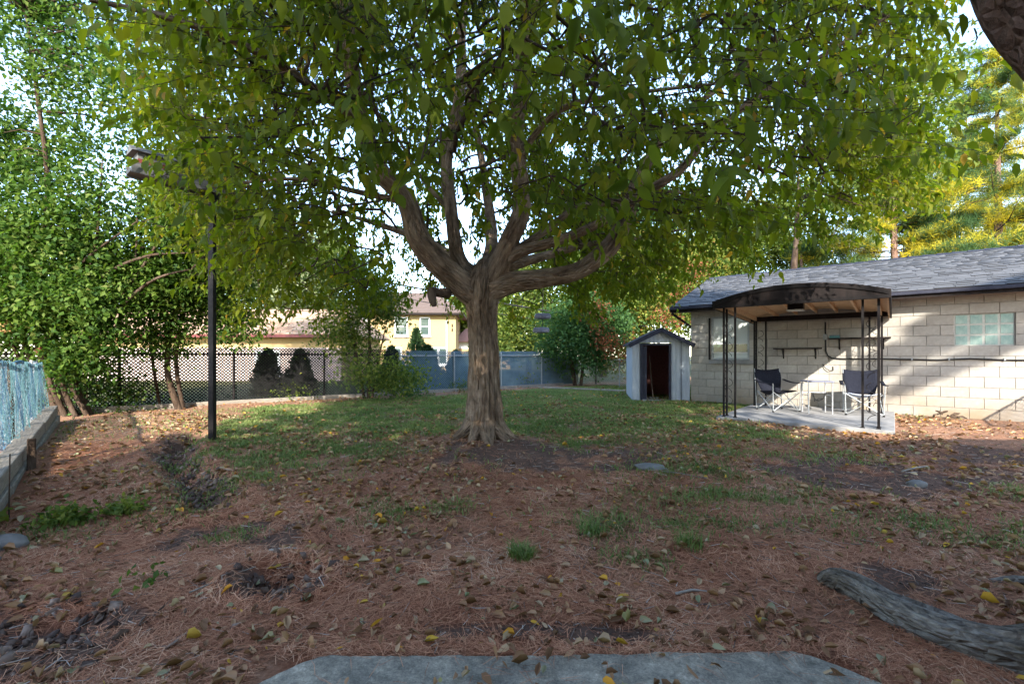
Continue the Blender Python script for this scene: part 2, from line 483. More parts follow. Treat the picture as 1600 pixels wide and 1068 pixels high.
M['blind'] = simple('window_blind', (.50, .54, .53), (.62, .66, .64), .6, 2, .0)
M['orange_wood'] = simple('orange_wood', (.35, .18, .06), (.5, .28, .10), .7, 6, .2, (1, 8, 8))

def glass_mat(name, col, rough, alpha_mix=.0, trans=0.0):
    m, nt, b = node_mat(name)
    b.inputs['Base Color'].default_value = (*col, 1)
    b.inputs['Roughness'].default_value = rough
    b.inputs['Transmission Weight'].default_value = trans
    b.inputs['IOR'].default_value = 1.45
    return m, nt, b
for k_ in ('dark_wood', 'black_metal', 'chair_fabric', 'lattice', 'lattice_blue', 'shed_dark', 'cable'): M[k_].node_tree.nodes['Principled BSDF'].inputs['Specular IOR Level'].default_value = .15
M['pane'], _, _ = glass_mat('window_glass', (.05, .075, .065), .06)
M['pane_green'], _, _ = glass_mat('window_glass_green', (.045, .085, .055), .08)
m, nt, b = glass_mat('glass_block', (.30, .52, .47), .25)
n_ = tex(nt, 'Noise', 16, 3, (1, 1, .3)); r_ = ramp(nt, [(.3, (.20, .33, .29)), (.7, (.38, .48, .43))])
nt.links.new(n_.outputs['Fac'], r_.inputs['Fac']); nt.links.new(r_.outputs['Color'], b.inputs['Base Color']); bump(nt, b, n_.outputs['Fac'], .4, .01)
M['glass_block'] = m

# ------------------------------------------------------------------ ground
def gauss(x, y, cx, cy, sx, sy):
    return np.exp(-(((x - cx) / sx) ** 2 + ((y - cy) / sy) ** 2))
FA = np.array((-9.5, 9.64)); FB = np.array((2.71, 19.3))        # line of the rear fence
FD = (FB - FA) / np.linalg.norm(FB - FA); FN = np.array((FD[1], -FD[0]))   # FN points into the yard
def fence_dist(x, y):
    return (x - FA[0]) * FN[0] + (y - FA[1]) * FN[1]
GP0 = np.array((4.8, 12.2)); GA = -math.radians(40.0)
GU = np.array((math.cos(GA), math.sin(GA))); GN = np.array((-math.sin(GA), math.cos(GA)))
def garage_local(x, y):
    return (x - GP0[0]) * GU[0] + (y - GP0[1]) * GU[1], (x - GP0[0]) * GN[0] + (y - GP0[1]) * GN[1]
def grass_mask(x, y):
    n = fbm(x * 1.1, y * 1.1, 11); n2 = fbm(x * 3.2, y * 3.2, 15, 3)
    fd = fence_dist(x, y)
    lawn = sstep(5.7, 7.7, y + 2.8 * (n - .5) + 0.10 * np.abs(x)) * sstep(.9, 1.7, fd)
    lawn = lawn * (1 - sstep(3.2, 5.0, x + 1.5 * (n - .5)) * (1 - sstep(8.5, 10.5, y)))
    lawn = np.maximum(lawn, 1.1 * gauss(x, y, -2.9, 6.2, 1.5, 1.1) * (x > -4.2))
    lawn = np.maximum(lawn, .95 * gauss(x, y, -2.9, 4.95, .7, .55) * (x > -3.5))
    pts = [(2.1, 4.35, .9, .35, .8), (1.2, 3.75, .75, .28, .75), (2.9, 3.7, .75, .25, .85), (2.0, 5.1, .7, .4, .7), (-1.1, 3.95, .4, .25, .6), (-.55, 4.0, .3, .2, .5),
           (-3.75, 3.5, .4, .22, 1.0), (3.4, 3.4, .5, .2, .5), (4.2, 3.5, .5, .25, .6), (3.9, 5.6, .5, .3, .5), (2.6, 6.0, .8, .5, .6), (-2.2, 3.55, .2, .14, .5), (4.9, 4.3, .4, .2, .6),
           (.9, 3.2, .25, .15, .5), (-3.4, 4.2, .3, .2, .5), (-2.9, 3.8, .35, .2, .4), (5.2, 3.7, .4, .2, .6)]
    p = 0
    for cx, cy, sx, sy, w in pts:
        p = np.maximum(p, w * gauss(x, y, cx, cy, sx, sy))
    mask = np.maximum(lawn * (.22 + 1.2 * sstep(.36, .60, n2)), p * (.4 + sstep(.35, .6, n2)))
    td = np.hypot((x - TREE[0]) / 1.25, y - TREE[1])
    mask = mask * sstep(.35, 1.1, td)
    mask = mask * (1 - .85 * gauss(x, y, .5, 5.5, 1.2, .55))
    bed = sstep(-4.3, -4.9, x + .35 * (y - 6.5) + .4 * (n - .5))       # bed at the left, beyond the trench
    mask = mask * (1 - .9 * bed * (y < 11))
    far = 1.25 * sstep(-.3, -.6, fd)
    mask = np.maximum(mask * (fd > -.2), far)
    mask = np.maximum(mask, sstep(10, 14, np.hypot(x, y)) * (y < 3))
    return np.clip(mask, 0, 1.25)
def soil_mask(x, y):
    n = fbm(x * 2.2, y * 2.2, 31); n3 = fbm(x * 6, y * 6, 37, 3)
    p = 0
    for cx, cy, sx, sy, w in [(-2.0, 3.55, .75, .3, 1), (.5, 5.6, 1.5, .6, 1), (3.9, 5.0, 1.3, .8, .8), (-1.47, 2.92, .34, .2, 1.2), (-2.6, 2.35, .6, .28, 1.2), (0, 2.42, .8, .09, .9), (5.6, 5.5, 1.2, 1.0, .6), (-.6, 3.5, .4, .2, .5), (2.4, 2.9, .5, .3, .45), (4.2, 2.9, .7, .3, .6)]:
        p = np.maximum(p, w * gauss(x, y, cx, cy, sx, sy))
    p = np.maximum(p, 1.1 * np.exp(-(seg_dist(x, y, TRENCH) / .22) ** 2))
    return sstep(.22, .62, p * (.35 + 1.25 * sstep(.34, .62, .55 * n + .45 * n3)))
def needle_mask(x, y):
    n = fbm(x * 1.4, y * 1.4, 51)
    return np.clip((1 - sstep(4.6, 7.5, y + (n - .5) * 2)) * (1 - sstep(7, 11, np.hypot(x, y))) * (.35 + .9 * sstep(.32, .6, n)), 0, 1)

def axis_pts(a, b, fine, far, k=1.16):
    p = list(np.arange(a, b + 1e-6, fine))
    d = fine; q = p[-1]
    while q < far: d *= k; q += d; p.append(q)
    d = fine; q = p[0]
    while q > -far: d *= k; q -= d; p.insert(0, q)
    return np.array(p)
xs = axis_pts(-6.5, 7.0, .042, 420)
ys = axis_pts(1.3, 7.2, .030, 420, 1.10)
X, Y = np.meshgrid(xs, ys)
Zg = g(X, Y)
V = np.stack([X.ravel(), Y.ravel(), Zg.ravel()], 1)
nx_, ny_ = len(xs), len(ys)
ii = (np.arange(ny_ - 1)[:, None] * nx_ + np.arange(nx_ - 1)[None]).ravel()
F = np.stack([ii, ii + 1, ii + nx_ + 1, ii + nx_], 1)
m, nt, b = node_mat('yard_ground')
def attr(nm):
    a = nt.nodes.new('ShaderNodeAttribute'); a.attribute_name = nm
    return a.outputs['Fac']
n1 = tex(nt, 'Noise', 26, 10, rough=.75); n2 = tex(nt, 'Noise', 3.0, 6); n3 = tex(nt, 'Noise', 90, 4, rough=.8)
rl = ramp(nt, [(.30, (0.1151, 0.06627, 0.04561)), (.48, (0.288, 0.1612, 0.1013)), (.62, (0.4262, 0.2549, 0.1672)), (.78, (0.599, 0.3976, 0.2737))])
nt.links.new(n1.outputs['Fac'], rl.inputs['Fac'])
rn = ramp(nt, [(.3, (0.08464, 0.03321, 0.01968)), (.5, (0.2328, 0.09177, 0.05084)), (.75, (0.402, 0.1748, 0.0984))])
nt.links.new(n3.outputs['Fac'], rn.inputs['Fac'])
rs = ramp(nt, [(.3, (0.0672, 0.04158, 0.03276)), (.55, (0.144, 0.0891, 0.06678)), (.8, (0.2496, 0.156, 0.1134))])
nt.links.new(n1.outputs['Fac'], rs.inputs['Fac'])
rg = ramp(nt, [(.3, (.06, .065, .03)), (.55, (.11, .115, .05)), (.8, (.20, .17, .09))])
nt.links.new(n1.outputs['Fac'], rg.inputs['Fac'])
c_ = mixc(nt, attr('needle'), rl.outputs['Color'], rn.outputs['Color'])
c_ = mixc(nt, attr('grass'), c_, rg.outputs['Color'])
c_ = mixc(nt, attr('soil'), c_, rs.outputs['Color'])
r2 = ramp(nt, [(.3, (.75, .75, .75)), (.7, (1.2, 1.15, 1.1))])
nt.links.new(n2.outputs['Fac'], r2.inputs['Fac'])
c_ = mixc(nt, 1.0, c_, r2.outputs['Color'], 'MULTIPLY')
nt.links.new(c_, b.inputs['Base Color'])
b.inputs['Roughness'].default_value = 1.0
b.inputs['Specular IOR Level'].default_value = .1
bump(nt, b, n1.outputs['Fac'], .9, .03)
fx, fy = X.ravel(), Y.ravel()
gr_o = np_obj('ground', V, F, m, kind='structure', smooth=True, attrs={'grass': grass_mask(fx, fy) * .8, 'soil': soil_mask(fx, fy), 'needle': needle_mask(fx, fy)})
tag(gr_o, 'brown yard ground under needles, fallen leaves and thin grass')

# ------------------------------------------------------------------ garage of painted blocks
Z0 = .27; CH = .203; BL = .406
garage = thing('garage', 'low grey block garage with a dark shingle roof and glass block window', 'garage', (GP0[0], GP0[1], 0), GA)
WL = 9.33; NC = 12
openings = [(2.5 * CH, 7.0 * CH, Z0 + 5 * CH, Z0 + 11 * CH), (25 * CH, 29 * CH, Z0 + 7 * CH, Z0 + 10 * CH)]
w = MB()
# mortar core in pieces round the openings (front face at y=0)
def core(x0, x1, z0, z1): w.bb((x0, 0, z0), (x1, .19, z1))
core(0, WL, -.1, Z0 + 5 * CH)
zt = Z0 + NC * CH
o1, o2 = openings
core(0, o1[0], o1[2], zt); core(o1[0], o1[1], o1[3], zt); core(o1[1], o2[0], o1[2], zt)
core(o2[0], o2[1], o1[2], o2[2]); core(o2[0], o2[1], o2[3], zt); core(o2[1], WL, o1[2], zt)
w.bb((0, .19, -.1), (.19, 6.0, zt)); w.bb((WL - .19, .19, -.1), (WL, 6.0, zt)); w.bb((.19, 5.8, -.1), (WL - .19, 6.0, zt))
wall = w.build('wall', M['mortar'], garage)
for s_ in (0, 1):      # gable ends
    x = 0 if s_ == 0 else WL - .19
    MB().prism([(x, .02, zt), (x, 6.0, zt), (x, 3.0, zt + 1.02)], (.19, 0, 0)).build('gable', M['block'], garage)
bcache = {}
def block_mesh(L):
    k = round(L, 3)
    if k not in bcache:
        q = MB(); x, z, c, y0, y1 = L / 2 - .003, CH / 2 - .003, .006, -.009, .001
        q.add([(-x, y1, -z), (x, y1, -z), (x, y1, z), (-x, y1, z), (-x + c, y0, -z + c), (x - c, y0, -z + c), (x - c, y0, z - c), (-x + c, y0, z - c)],
              [(4, 5, 6, 7), (0, 1, 5, 4), (1, 2, 6, 5), (2, 3, 7, 6), (3, 0, 4, 7)])
        bcache[k] = q.mesh('concrete_block', M['block'])
    return bcache[k]
for j in range(NC):
    zc = Z0 + (j + .5) * CH
    x = 0.0 if j % 2 == 0 else -CH
    while x < WL - .02:
        segs = [(max(x, 0), min(x + BL, WL))]
        for (a, b_, c, d) in openings:
            if c < zc < d:
                ns = []
                for s0, s1 in segs:
                    if s1 <= a or s0 >= b_: ns.append((s0, s1))
                    else:
                        if s0 < a - .02: ns.append((s0, a))
                        if s1 > b_ + .02: ns.append((b_, s1))
                segs = ns
        for s0, s1 in segs:
            if s1 - s0 < .03: continue
            o = bpy.data.objects.new('concrete_block', block_mesh(s1 - s0))
            o.location = ((s0 + s1) / 2, random.uniform(-.0015, .0), zc)
            link(o, wall)
        x += BL
# window with blind, sill
a, b_, c, d = openings[0]
win = MB()
fr = .05
win.bb((a, .03, c + .1), (a + fr, .12, d)).bb((b_ - fr, .03, c + .1), (b_, .12, d)).bb((a + fr, .03, d - fr), (b_ - fr, .12, d)).bb((a + fr, .03, c + .1), (b_ - fr, .12, c + .15))
wo_ = win.build('window', M['galv'], garage, bevel=.004)
MB().bb((a + fr, .06, c + .52), (b_ - fr, .075, d - fr)).build('blind', M['blind'], wo_)
MB().bb((a + fr, .052, c + .30), (b_ - fr, .07, c + .5)).build('pane', M['pane_green'], wo_)
MB().bb((a + fr, .07, c + .15), (b_ - fr, .085, c + .27)).build('pane', M['blind'], wo_)
MB().bb((a + fr, .045, c + .27), (b_ - fr, .085, c + .30)).bb((a + fr, .04, c + .5), (b_ - fr, .085, c + .52)).build('sash_rail', M['white'], wo_)
MB().bb((a - .03, -.06, c - .002), (b_ + .16, .02, c + .095)).build('window_sill', M['concrete'], garage, bevel=.006)
MB().bb((a - .05, -.025, c + .1), (a - .005, -.009, d - .03)).build('shutter', M['black_metal'], garage)
# glass blocks
a, b_, c, d = openings[1]
gw = MB().bb((a, .027, c), (b_, .08, d)).build('glass_block_window', M['grout'], garage)
q = MB(); h = CH / 2 - .009
q.add([(-h, .03, -h), (h, .03, -h), (h, .03, h), (-h, .03, h), (-h + .012, .0, -h + .012), (h - .012, .0, -h + .012), (h - .012, .0, h - .012), (-h + .012, .0, h - .012)],
      [(4, 5, 6, 7), (0, 1, 5, 4), (1, 2, 6, 5), (2, 3, 7, 6), (3, 0, 4, 7)])
gbm = q.mesh('glass_block', M['glass_block'])
for i in range(4):
    for j in range(3):
        o = bpy.data.objects.new('glass_block', gbm)
        o.location = (a + (i + .5) * CH, .021, c + (j + .5) * CH)
        link(o, gw)
# roof
RX0, RX1, EY, EZ, RY, RZ = -.42, WL + .42, -.36, 2.79, 3.0, 4.0
sl_len = math.hypot(RY - EY, RZ - EZ); pitch = math.atan2(RZ - EZ, RY - EY)
rf = MB()
th = .10
rf.add([(RX0, EY, EZ), (RX1, EY, EZ), (RX1, RY, RZ), (RX0, RY, RZ), (RX0, EY, EZ - th), (RX1, EY, EZ - th), (RX1, RY, RZ - th), (RX0, RY, RZ - th)],
       [(0, 1, 2, 3), (4, 7, 6, 5), (0, 4, 5, 1), (1, 5, 6, 2), (3, 2, 6, 7), (0, 3, 7, 4)])
y2 = 2 * RY - EY
rf.add([(RX0, RY + .001, RZ), (RX1, RY + .001, RZ), (RX1, y2, EZ), (RX0, y2, EZ), (RX0, RY + .001, RZ - th), (RX1, RY + .001, RZ - th), (RX1, y2, EZ - th), (RX0, y2, EZ - th)],
       [(0, 1, 2, 3), (4, 7, 6, 5), (0, 4, 5, 1), (1, 5, 6, 2), (3, 2, 6, 7), (0, 3, 7, 4)])
roof = rf.build('roof', M['shed_dark'], garage)
MB().bb((RX0, EY - .03, EZ - .15), (RX1, EY - .001, EZ - .002)).build('fascia', M['dark_wood'], garage)
MB().bb((RX0, EY - .085, EZ - .085), (RX1, EY - .031, EZ - .02)).build('gutter', M['shed_dark'], garage, bevel=.008)
MB().bb((RX0, EY, EZ - .14), (RX1, .0, EZ - .115)).build('soffit', simple('soffit', (.16, .13, .11), (.24, .2, .17), .8, 8), garage)
MB().bar((-.40, -.33, EZ - .16), (-.01, .03, EZ - .52), .05, .05).build('brace', M['dark_wood'], garage)
# shingles: nearest 300 as own objects, the rest joined
ex, tw = .142, .305
tabs = []
for r_i in range(int(sl_len / ex)):
    off = (r_i % 3) * tw / 3 + random.uniform(-.03, .03)
    x = RX0 - off
    while x < RX1:
        wv = tw * random.choice((.55, .8, 1, 1, 1.15))
        x0, x1 = max(x, RX0), min(x + wv, RX1)
        if x1 - x0 > .03: tabs.append((x0, x1, r_i * ex, random.random()))
        x += wv
def tab_world(t):
    lx = (t[0] + t[1]) / 2; ly = EY + t[2] * math.cos(pitch)
    return GP0 + GU * lx + GN * ly
vis = [t for t in tabs if (lambda p: p[1] > 1 and p[0] / p[1] < 1.16)(tab_world(t))]
vis.sort(key=lambda t: np.hypot(*tab_world(t)))
near_tabs = set(vis[:295])
Rm = Matrix.Rotation(pitch, 3, 'X')
tcache = {}
stv, stf, strn = [], [], []
def tab_geom(L, h0):
    fr_ = [(-L / 2 + .002, -.012, .002), (L / 2 - .002, -.012, .002), (L / 2 - .002, -.012, .004 + h0), (-L / 2 + .002, -.012, .004 + h0)]
    tp_ = [(-L / 2 + .002, -.012, .004 + h0), (L / 2 - .002, -.012, .004 + h0), (L / 2 - .002, ex + .01, .004), (-L / 2 + .002, ex + .01, .004), (-L / 2 + .002, -.012, .001), (L / 2 - .002, -.012, .001)]
    return fr_ + tp_
tabF = [(0, 1, 2, 3), (4, 5, 6, 7), (4, 7, 8), (5, 9, 6)]
for t in tabs:
    L = round(t[1] - t[0], 2); thick = (t[3] * 7.3) % 1 < .5
    h0 = .014 if thick else .005
    tone = (.40 if thick else .34) + .5 * t[3]
    org = Vector(((t[0] + t[1]) / 2, EY + t[2] * math.cos(pitch), EZ + t[2] * math.sin(pitch)))
    if t in near_tabs:
        k = (L, int(t[3] * 4), thick)
        if k not in tcache:
            me = MB().add(tab_geom(L, h0), tabF).mesh('shingle', M['shingle'])
            at = me.attributes.new('rnd', 'FLOAT', 'POINT'); at.data.foreach_set('value', [0.0 if thick else .25] * 4 + [tone] * 6)
            tcache[k] = me
        o = bpy.data.objects.new('shingle', tcache[k])
        o.location = org; o.rotation_euler = (pitch, 0, 0)
        link(o, roof)
    else:
        n = len(stv)
        stv += [tuple(org + Rm @ Vector(p)) for p in tab_geom(L, h0)]
        for f in tabF: stf += [tuple(i + n for i in f)] if len(f) == 3 else [tuple(f[q] + n for q in (0, 1, 2)), tuple(f[q] + n for q in (0, 2, 3))]
        strn += [0.0 if thick else .25] * 4 + [tone] * 6
np_obj('shingle_courses', np.array(stv), np.array(stf), M['shingle'], roof, kind='stuff', rnd=np.array(strn))
# ridge cap
rc = MB()
x = RX0
while x < RX1 - .1:
    rc.add([(x, RY - .13, RZ - .028), (x + .27, RY - .13, RZ - .035), (x + .27, RY, RZ + .012), (x, RY, RZ + .028), (x + .27, RY + .13, RZ - .035), (x, RY + .13, RZ - .028)], [(0, 1, 2, 3), (3, 2, 4, 5)])
    x += .27
rc.build('ridge_cap', M['shed_dark'], roof)
# fixtures on the wall
shelf = MB()
def wall_shelf(x0, x1, z, label):
    t = thing('wall_shelf', label, 'shelf', tuple(GP0 + GU * x0) + (z,), GA, 'wall shelves on the garage')
    MB().bb((0, -.24, -.012), (x1 - x0, -.012, .012)).build('shelf_board', M['dark_wood'], t, bevel=.003)
    for xx in (.18, x1 - x0 - .12):
        MB().bb((xx - .012, -.022, -.24), (xx + .012, -.010, -.012)).bar((xx, -.02, -.20), (xx, -.20, -.02), .018, .02).build('bracket', M['black_metal'], t)
wall_shelf(1.98, 2.92, 1.66, 'dark wall shelf with two brackets, empty, nearest the garage window')
wall_shelf(3.06, 4.12, 1.87, 'higher dark wall shelf with a small teal box on it')
tp = GP0 + GU * 3.16 + GN * -.12
bt = thing('small_box', 'small teal box lying on the higher wall shelf', 'box', (tp[0], tp[1], 1.883), GA)
MB().bb((-.09, -.06, 0), (.09, .06, .05)).build('box_body', simple('teal_box', (.05, .16, .18), (.09, .24, .26), .6, 9), bt, bevel=.006)
MB().bb((-.092, -.062, .051), (.092, .062, .068)).build('box_lid', M['grey_plastic'], bt)
cb = thing('wall_cable', 'black cable clipped along the garage wall at mid height', 'cable', (GP0[0], GP0[1], 0), GA)
pts = [(2.98, -.035, 2.25), (2.985, -.035, 1.8), (2.99, -.03, 1.60), (3.02, -.03, 1.50), (3.10, -.03, 1.44), (3.3, -.03, 1.425)]
for i in range(13):
    x = 3.5 + i * .45
    pts.append((x, -.03, 1.425 + .012 * math.sin(i * 1.9) - .01 * (i % 2)))
MB().tube(pts, .014, 8).build('cable_run', M['cable'], cb, smooth=True)
for x in (4.45, 5.0, 5.75, 6.6):
    MB().bb((x - .012, -.05, 1.40), (x + .012, -.009, 1.45)).build('clip', M['galv'], cb)
MB().bb((2.94, -.06, 1.85), (3.03, -.009, 1.98)).build('junction_box', M['galv'], cb, bevel=.005)
lb = MB()
lb.tube([(2.93, -.02, 1.30), (2.98, -.05, 1.22), (3.06, -.06, 1.16), (3.13, -.03, 1.17), (3.12, -.02, 1.25)], .008, 6)
lb.build('cable_loop', M['cable'], cb, smooth=True)

# ------------------------------------------------------------------ patio slab and canopy
SLZ = .335
LX0, LX1, LY0, LY1 = 1.68, 3.98, -3.18, -.5
patio = MB().bb((LX0 - .12, LY0 - .08, .1), (LX1 + .20, -.03, SLZ)).build('patio', M['concrete'], None, bevel=.012)
patio.location = (GP0[0], GP0[1], 0); patio.rotation_euler = (0, 0, GA)
tag(patio, 'pale concrete patio pad under the metal canopy', kind='structure')
can = thing('patio_canopy', 'black iron post canopy with an arched roof and plywood ceiling', 'canopy', (GP0[0], GP0[1], 0), GA)
FZ, BZ = 2.40, 2.30
def corner_post(cx, cy, dx, dy, top):
    p = MB()
    bars = [(cx, cy), (cx + .20 * dx, cy), (cx, cy + .20 * dy)]
    for (x, y) in bars:
        p.bb((x - .0165, y - .0165, SLZ), (x + .0165, y + .0165, top))
        p.bb((x - .03, y - .03, SLZ), (x + .03, y + .03, SLZ + .012))
    po = p.build('post', M['black_metal'], can)
    s = MB()
    for (ex_, ey_) in ((dx, 0), (0, dy)):
        for (zc) in np.arange(SLZ + .25, top - .15, .34):
            pts = []
            for k in range(15):
                tt = k / 14; an = tt * 2.6 * PI
                rr = .085 * (1 - .55 * abs(2 * tt - 1))
                u = .10 + rr * math.cos(an) * .9
                v = (tt - .5) * .26 + rr * math.sin(an) * .35
                pts.append((cx + ex_ * u, cy + ey_ * u, zc + v))
            s.tube(pts, .005, 5)
    s.build('scrollwork', M['black_metal'], po, smooth=True)
corner_post(LX0, LY0, 1, 1, FZ); corner_post(LX1, LY0, -1, 1, FZ)
corner_post(LX0, LY1, 1, -1, BZ); corner_post(LX1, LY1, -1, -1, BZ)
# arched roof
CX0, CX1 = LX0 - .16, LX1 + .14
def arc(t): return .09 + .215 * (1 - (2 * t - 1) ** 2)
NA = 20
def zroof(y, base0, base1):
    t = (y - LY0) / (LY1 - LY0); return base0 + (base1 - base0) * t
def arch_sheet(y0, y1, off, thick):
    mb = MB(); n = NA + 1
    vv = []
    for y in (y0, y1):
        zb = zroof(y, FZ, BZ)
        for k in range(n): vv.append((CX0 + (CX1 - CX0) * k / NA, y, zb + arc(k / NA) + off))
        for k in range(n): vv.append((CX0 + (CX1 - CX0) * k / NA, y, zb + arc(k / NA) + off - thick))
    fs = []
    for k in range(NA):
        fs.append((k, k + 1, 2 * n + k + 1, 2 * n + k)); fs.append((n + k, 3 * n + k, 3 * n + k + 1, n + k + 1))
        fs.append((k, n + k, n + k + 1, k + 1)); fs.append((2 * n + k, 2 * n + k + 1, 3 * n + k + 1, 3 * n + k))
    fs.append((0, 2 * n, 3 * n, n)); fs.append((n - 1, 2 * n - 1, 4 * n - 1, 3 * n - 1))
    return mb.add(vv, fs)
YB = -.06
arch_sheet(LY0 - .1, YB, .012, .035).build('canopy_roof', M['dark_wood'], can)
def fascia_arch(y, z, bottom, name):
    mb = MB(); n = NA + 1
    vv = []
    for yy in (y, y + .04):
        for k in range(n): vv.append((CX0 - .012 + (CX1 - CX0 + .024) * k / NA, yy, z + arc(k / NA) + .03))
        for k in range(n): vv.append((CX0 - .012 + (CX1 - CX0 + .024) * k / NA, yy, z - bottom))
    fs = []
    for k in range(NA):
        fs += [(k, k + 1, n + k + 1, n + k), (2 * n + k, 3 * n + k, 3 * n + k + 1, 2 * n + k + 1), (k, 2 * n + k, 2 * n + k + 1, k + 1), (n + k, n + k + 1, 3 * n + k + 1, 3 * n + k)]
    fs += [(0, n, 3 * n, 2 * n), (n - 1, 3 * n - 1, 4 * n - 1, 2 * n - 1)]
    return mb.add(vv, fs).build(name, M['dark_wood'], can)
fascia_arch(LY0 - .145, FZ, .01, 'front_fascia')
# raised bands on the fascia
bd = MB()
for k in range(NA):
    x0 = CX0 + (CX1 - CX0) * k / NA; x1 = CX0 + (CX1 - CX0) * (k + 1) / NA
    bd.bar((x0, LY0 - .152, FZ + arc(k / NA) - .02), (x1, LY0 - .152, FZ + arc((k + 1) / NA) - .02), .02, .05, (0, 0, 1))
bd.bb((CX0, LY0 - .162, FZ - .008), (CX1, LY0 - .147, FZ + .045))
bd.build('fascia_trim', M['black_metal'], can)
ply = arch_sheet(LY0 - .08, YB - .02, -.026, .012).build('plywood_ceiling', M['ply'], can)
for k in range(7):
    t = .06 + .88 * k / 6; x = CX0 + (CX1 - CX0) * t
    MB().bar((x, LY0 - .09, zroof(LY0 - .09, FZ, BZ) + arc(t) - .085), (x, YB - .02, zroof(YB, FZ, BZ) + arc(t) - .085), .038, .085).build('rafter', M['ply'], can)
MB().bb((CX0 + .03, LY1 - .03, BZ - .01), (CX1 - .03, LY1 + .03, BZ + .10)).build('back_beam', M['dark_wood'], can)
for x in (CX0, CX1):
    MB().bar((x, LY0 - .10, FZ + .055), (x, YB, zroof(YB, FZ, BZ) + .055), .03, .13).build('side_fascia', M['dark_wood'], can)
    MB().bar((x + (.03 if x == CX0 else -.03), LY0 - .10, FZ + .02), (x + (.03 if x == CX0 else -.03), YB, zroof(YB, FZ, BZ) + .02), .03, .05).build('side_rail', M['ply'], can)
lp = GP0 + GU * 2.72 + GN * -2.2
lm_ = thing('ceiling_box', 'small black box fixture hanging from the canopy ceiling', 'fixture', (lp[0], lp[1], 2.50), GA)
MB().bb((-.13, -.1, -.12), (.13, .1, .0)).build('housing', M['black_metal'], lm_, bevel=.01)
MB().bb((-.14, -.11, -.145), (.14, .11, -.121)).build('diffuser', M['alu'], lm_)
MB().tube([(0, 0, 0), (0, 0, .12)], .01, 6).build('stem', M['black_metal'], lm_)

# ------------------------------------------------------------------ camping chairs and table
def camp_chair(x, y, rz, label, fab, seatmat):
    t = thing('camping_chair', label, 'chair', (x, y, SLZ + .001), rz, 'camping chairs on the patio')
    # seat sling
    n = 8
    def sheet(f, nu, nv, name, m, par):
        vv = [f(i / nu, j / nv) for i in range(nu + 1) for j in range(nv + 1)]
        ff = [(i * (nv + 1) + j, i * (nv + 1) + j + 1, (i + 1) * (nv + 1) + j + 1, (i + 1) * (nv + 1) + j) for i in range(nu) for j in range(nv)]
        o = MB().add(vv, ff).build(name, m, par, smooth=True)
        so_ = o.modifiers.new('thickness', 'SOLIDIFY'); so_.thickness = .012
        return o
    sheet(lambda u, v: (-.25 + .5 * u, -.24 + .46 * v, .44 - .09 * (1 - (2 * u - 1) ** 2) * (.4 + .6 * v) - .03 * v), 8, 6, 'seat', seatmat, t)
    sheet(lambda u, v: ((-.30 + .60 * u) * (.72 + .28 * min(1, v * 1.6)), .21 + .16 * v + .07 * (1 - (2 * u - 1) ** 2) * (1 - .4 * v), .38 + .50 * v - .035 * (1 - (2 * u - 1) ** 2) * v), 8, 7, 'backrest', fab, t)
    for s in (-1, 1):
        sheet(lambda u, v: (s * (.30 + .06 * u), -.30 + .58 * v, .60 + .03 * math.sin(v * PI) * -1 + .05 * v), 1, 5, 'armrest', fab, t)
        MB().tube([(s * .29, .27, .0), (s * .29, .35, .88)], .010, 6).build('back_leg', M['galv'], t)
        MB().tube([(s * .29, -.26, .0), (s * .31, -.28, .60)], .010, 6).build('front_leg', M['galv'], t)
    b = MB()
    for (p0, p1) in (((-.29, -.26, .02), (.29, -.24, .42)), ((.29, -.26, .02), (-.29, -.24, .42)), ((-.29, .27, .02), (.29, .24, .40)), ((.29, .27, .02), (-.29, .24, .40)),
                     ((-.29, -.26, .03), (-.28, .27, .40)), ((-.28, .27, .03), (-.29, -.26, .40)), ((.29, -.26, .03), (.28, .27, .40)), ((.28, .27, .03), (.29, -.26, .40))):
        b.tube([p0, p1], .0085, 6)
    b.build('cross_braces', M['galv'], t)
    f = MB()
    for sx in (-.29, .29):
        for sy in (-.26, .27): f.tube([(sx, sy, 0), (sx, sy, .03)], .02, 8)
    f.build('rubber_feet', M['black_metal'], t)
    return t
camp_chair(5.62, 9.62, .10, 'navy folding camping chair on the patio in front of the lower shelf', M['chair_fabric'], M['chair_fabric'])
camp_chair(6.92, 8.98, -.55, 'navy camping chair with a pale sunlit seat behind the front canopy post', M['chair_fabric'], M['seat_pale'])
tb = thing('side_table', 'small aluminium folding side table between the two camping chairs', 'table', (6.20, 9.25, SLZ), -.25)
MB().bb((-.24, -.20, .63), (.24, .20, .655)).build('table_top', M['grey_plastic'], tb, bevel=.006)
for sx in (-.21, .21):
    for sy in (-.17, .17): MB().tube([(sx, sy, 0), (sx, sy, .63)], .013, 8).build('leg', M['alu'], tb)
q = MB()
for zz in (.16, .36): q.tube([(-.21, -.17, zz), (-.21, .17, zz)], .008, 6).tube([(.21, -.17, zz), (.21, .17, zz)], .008, 6)
q.tube([(-.21, .17, .40), (.21, .17, .40)], .008, 6)
q.build('crossbars', M['alu'], tb)
q = MB()
for k in range(3):
    q.tube([(-.14 + .02 * k, -.12, .42), (-.08, -.10, .30 - .03 * k), (0, -.08, .24 + .03 * k), (.08, -.10, .30), (.13 - .02 * k, -.12, .42)], .007, 6)
q.build('strap', M['cable'], tb, smooth=True)

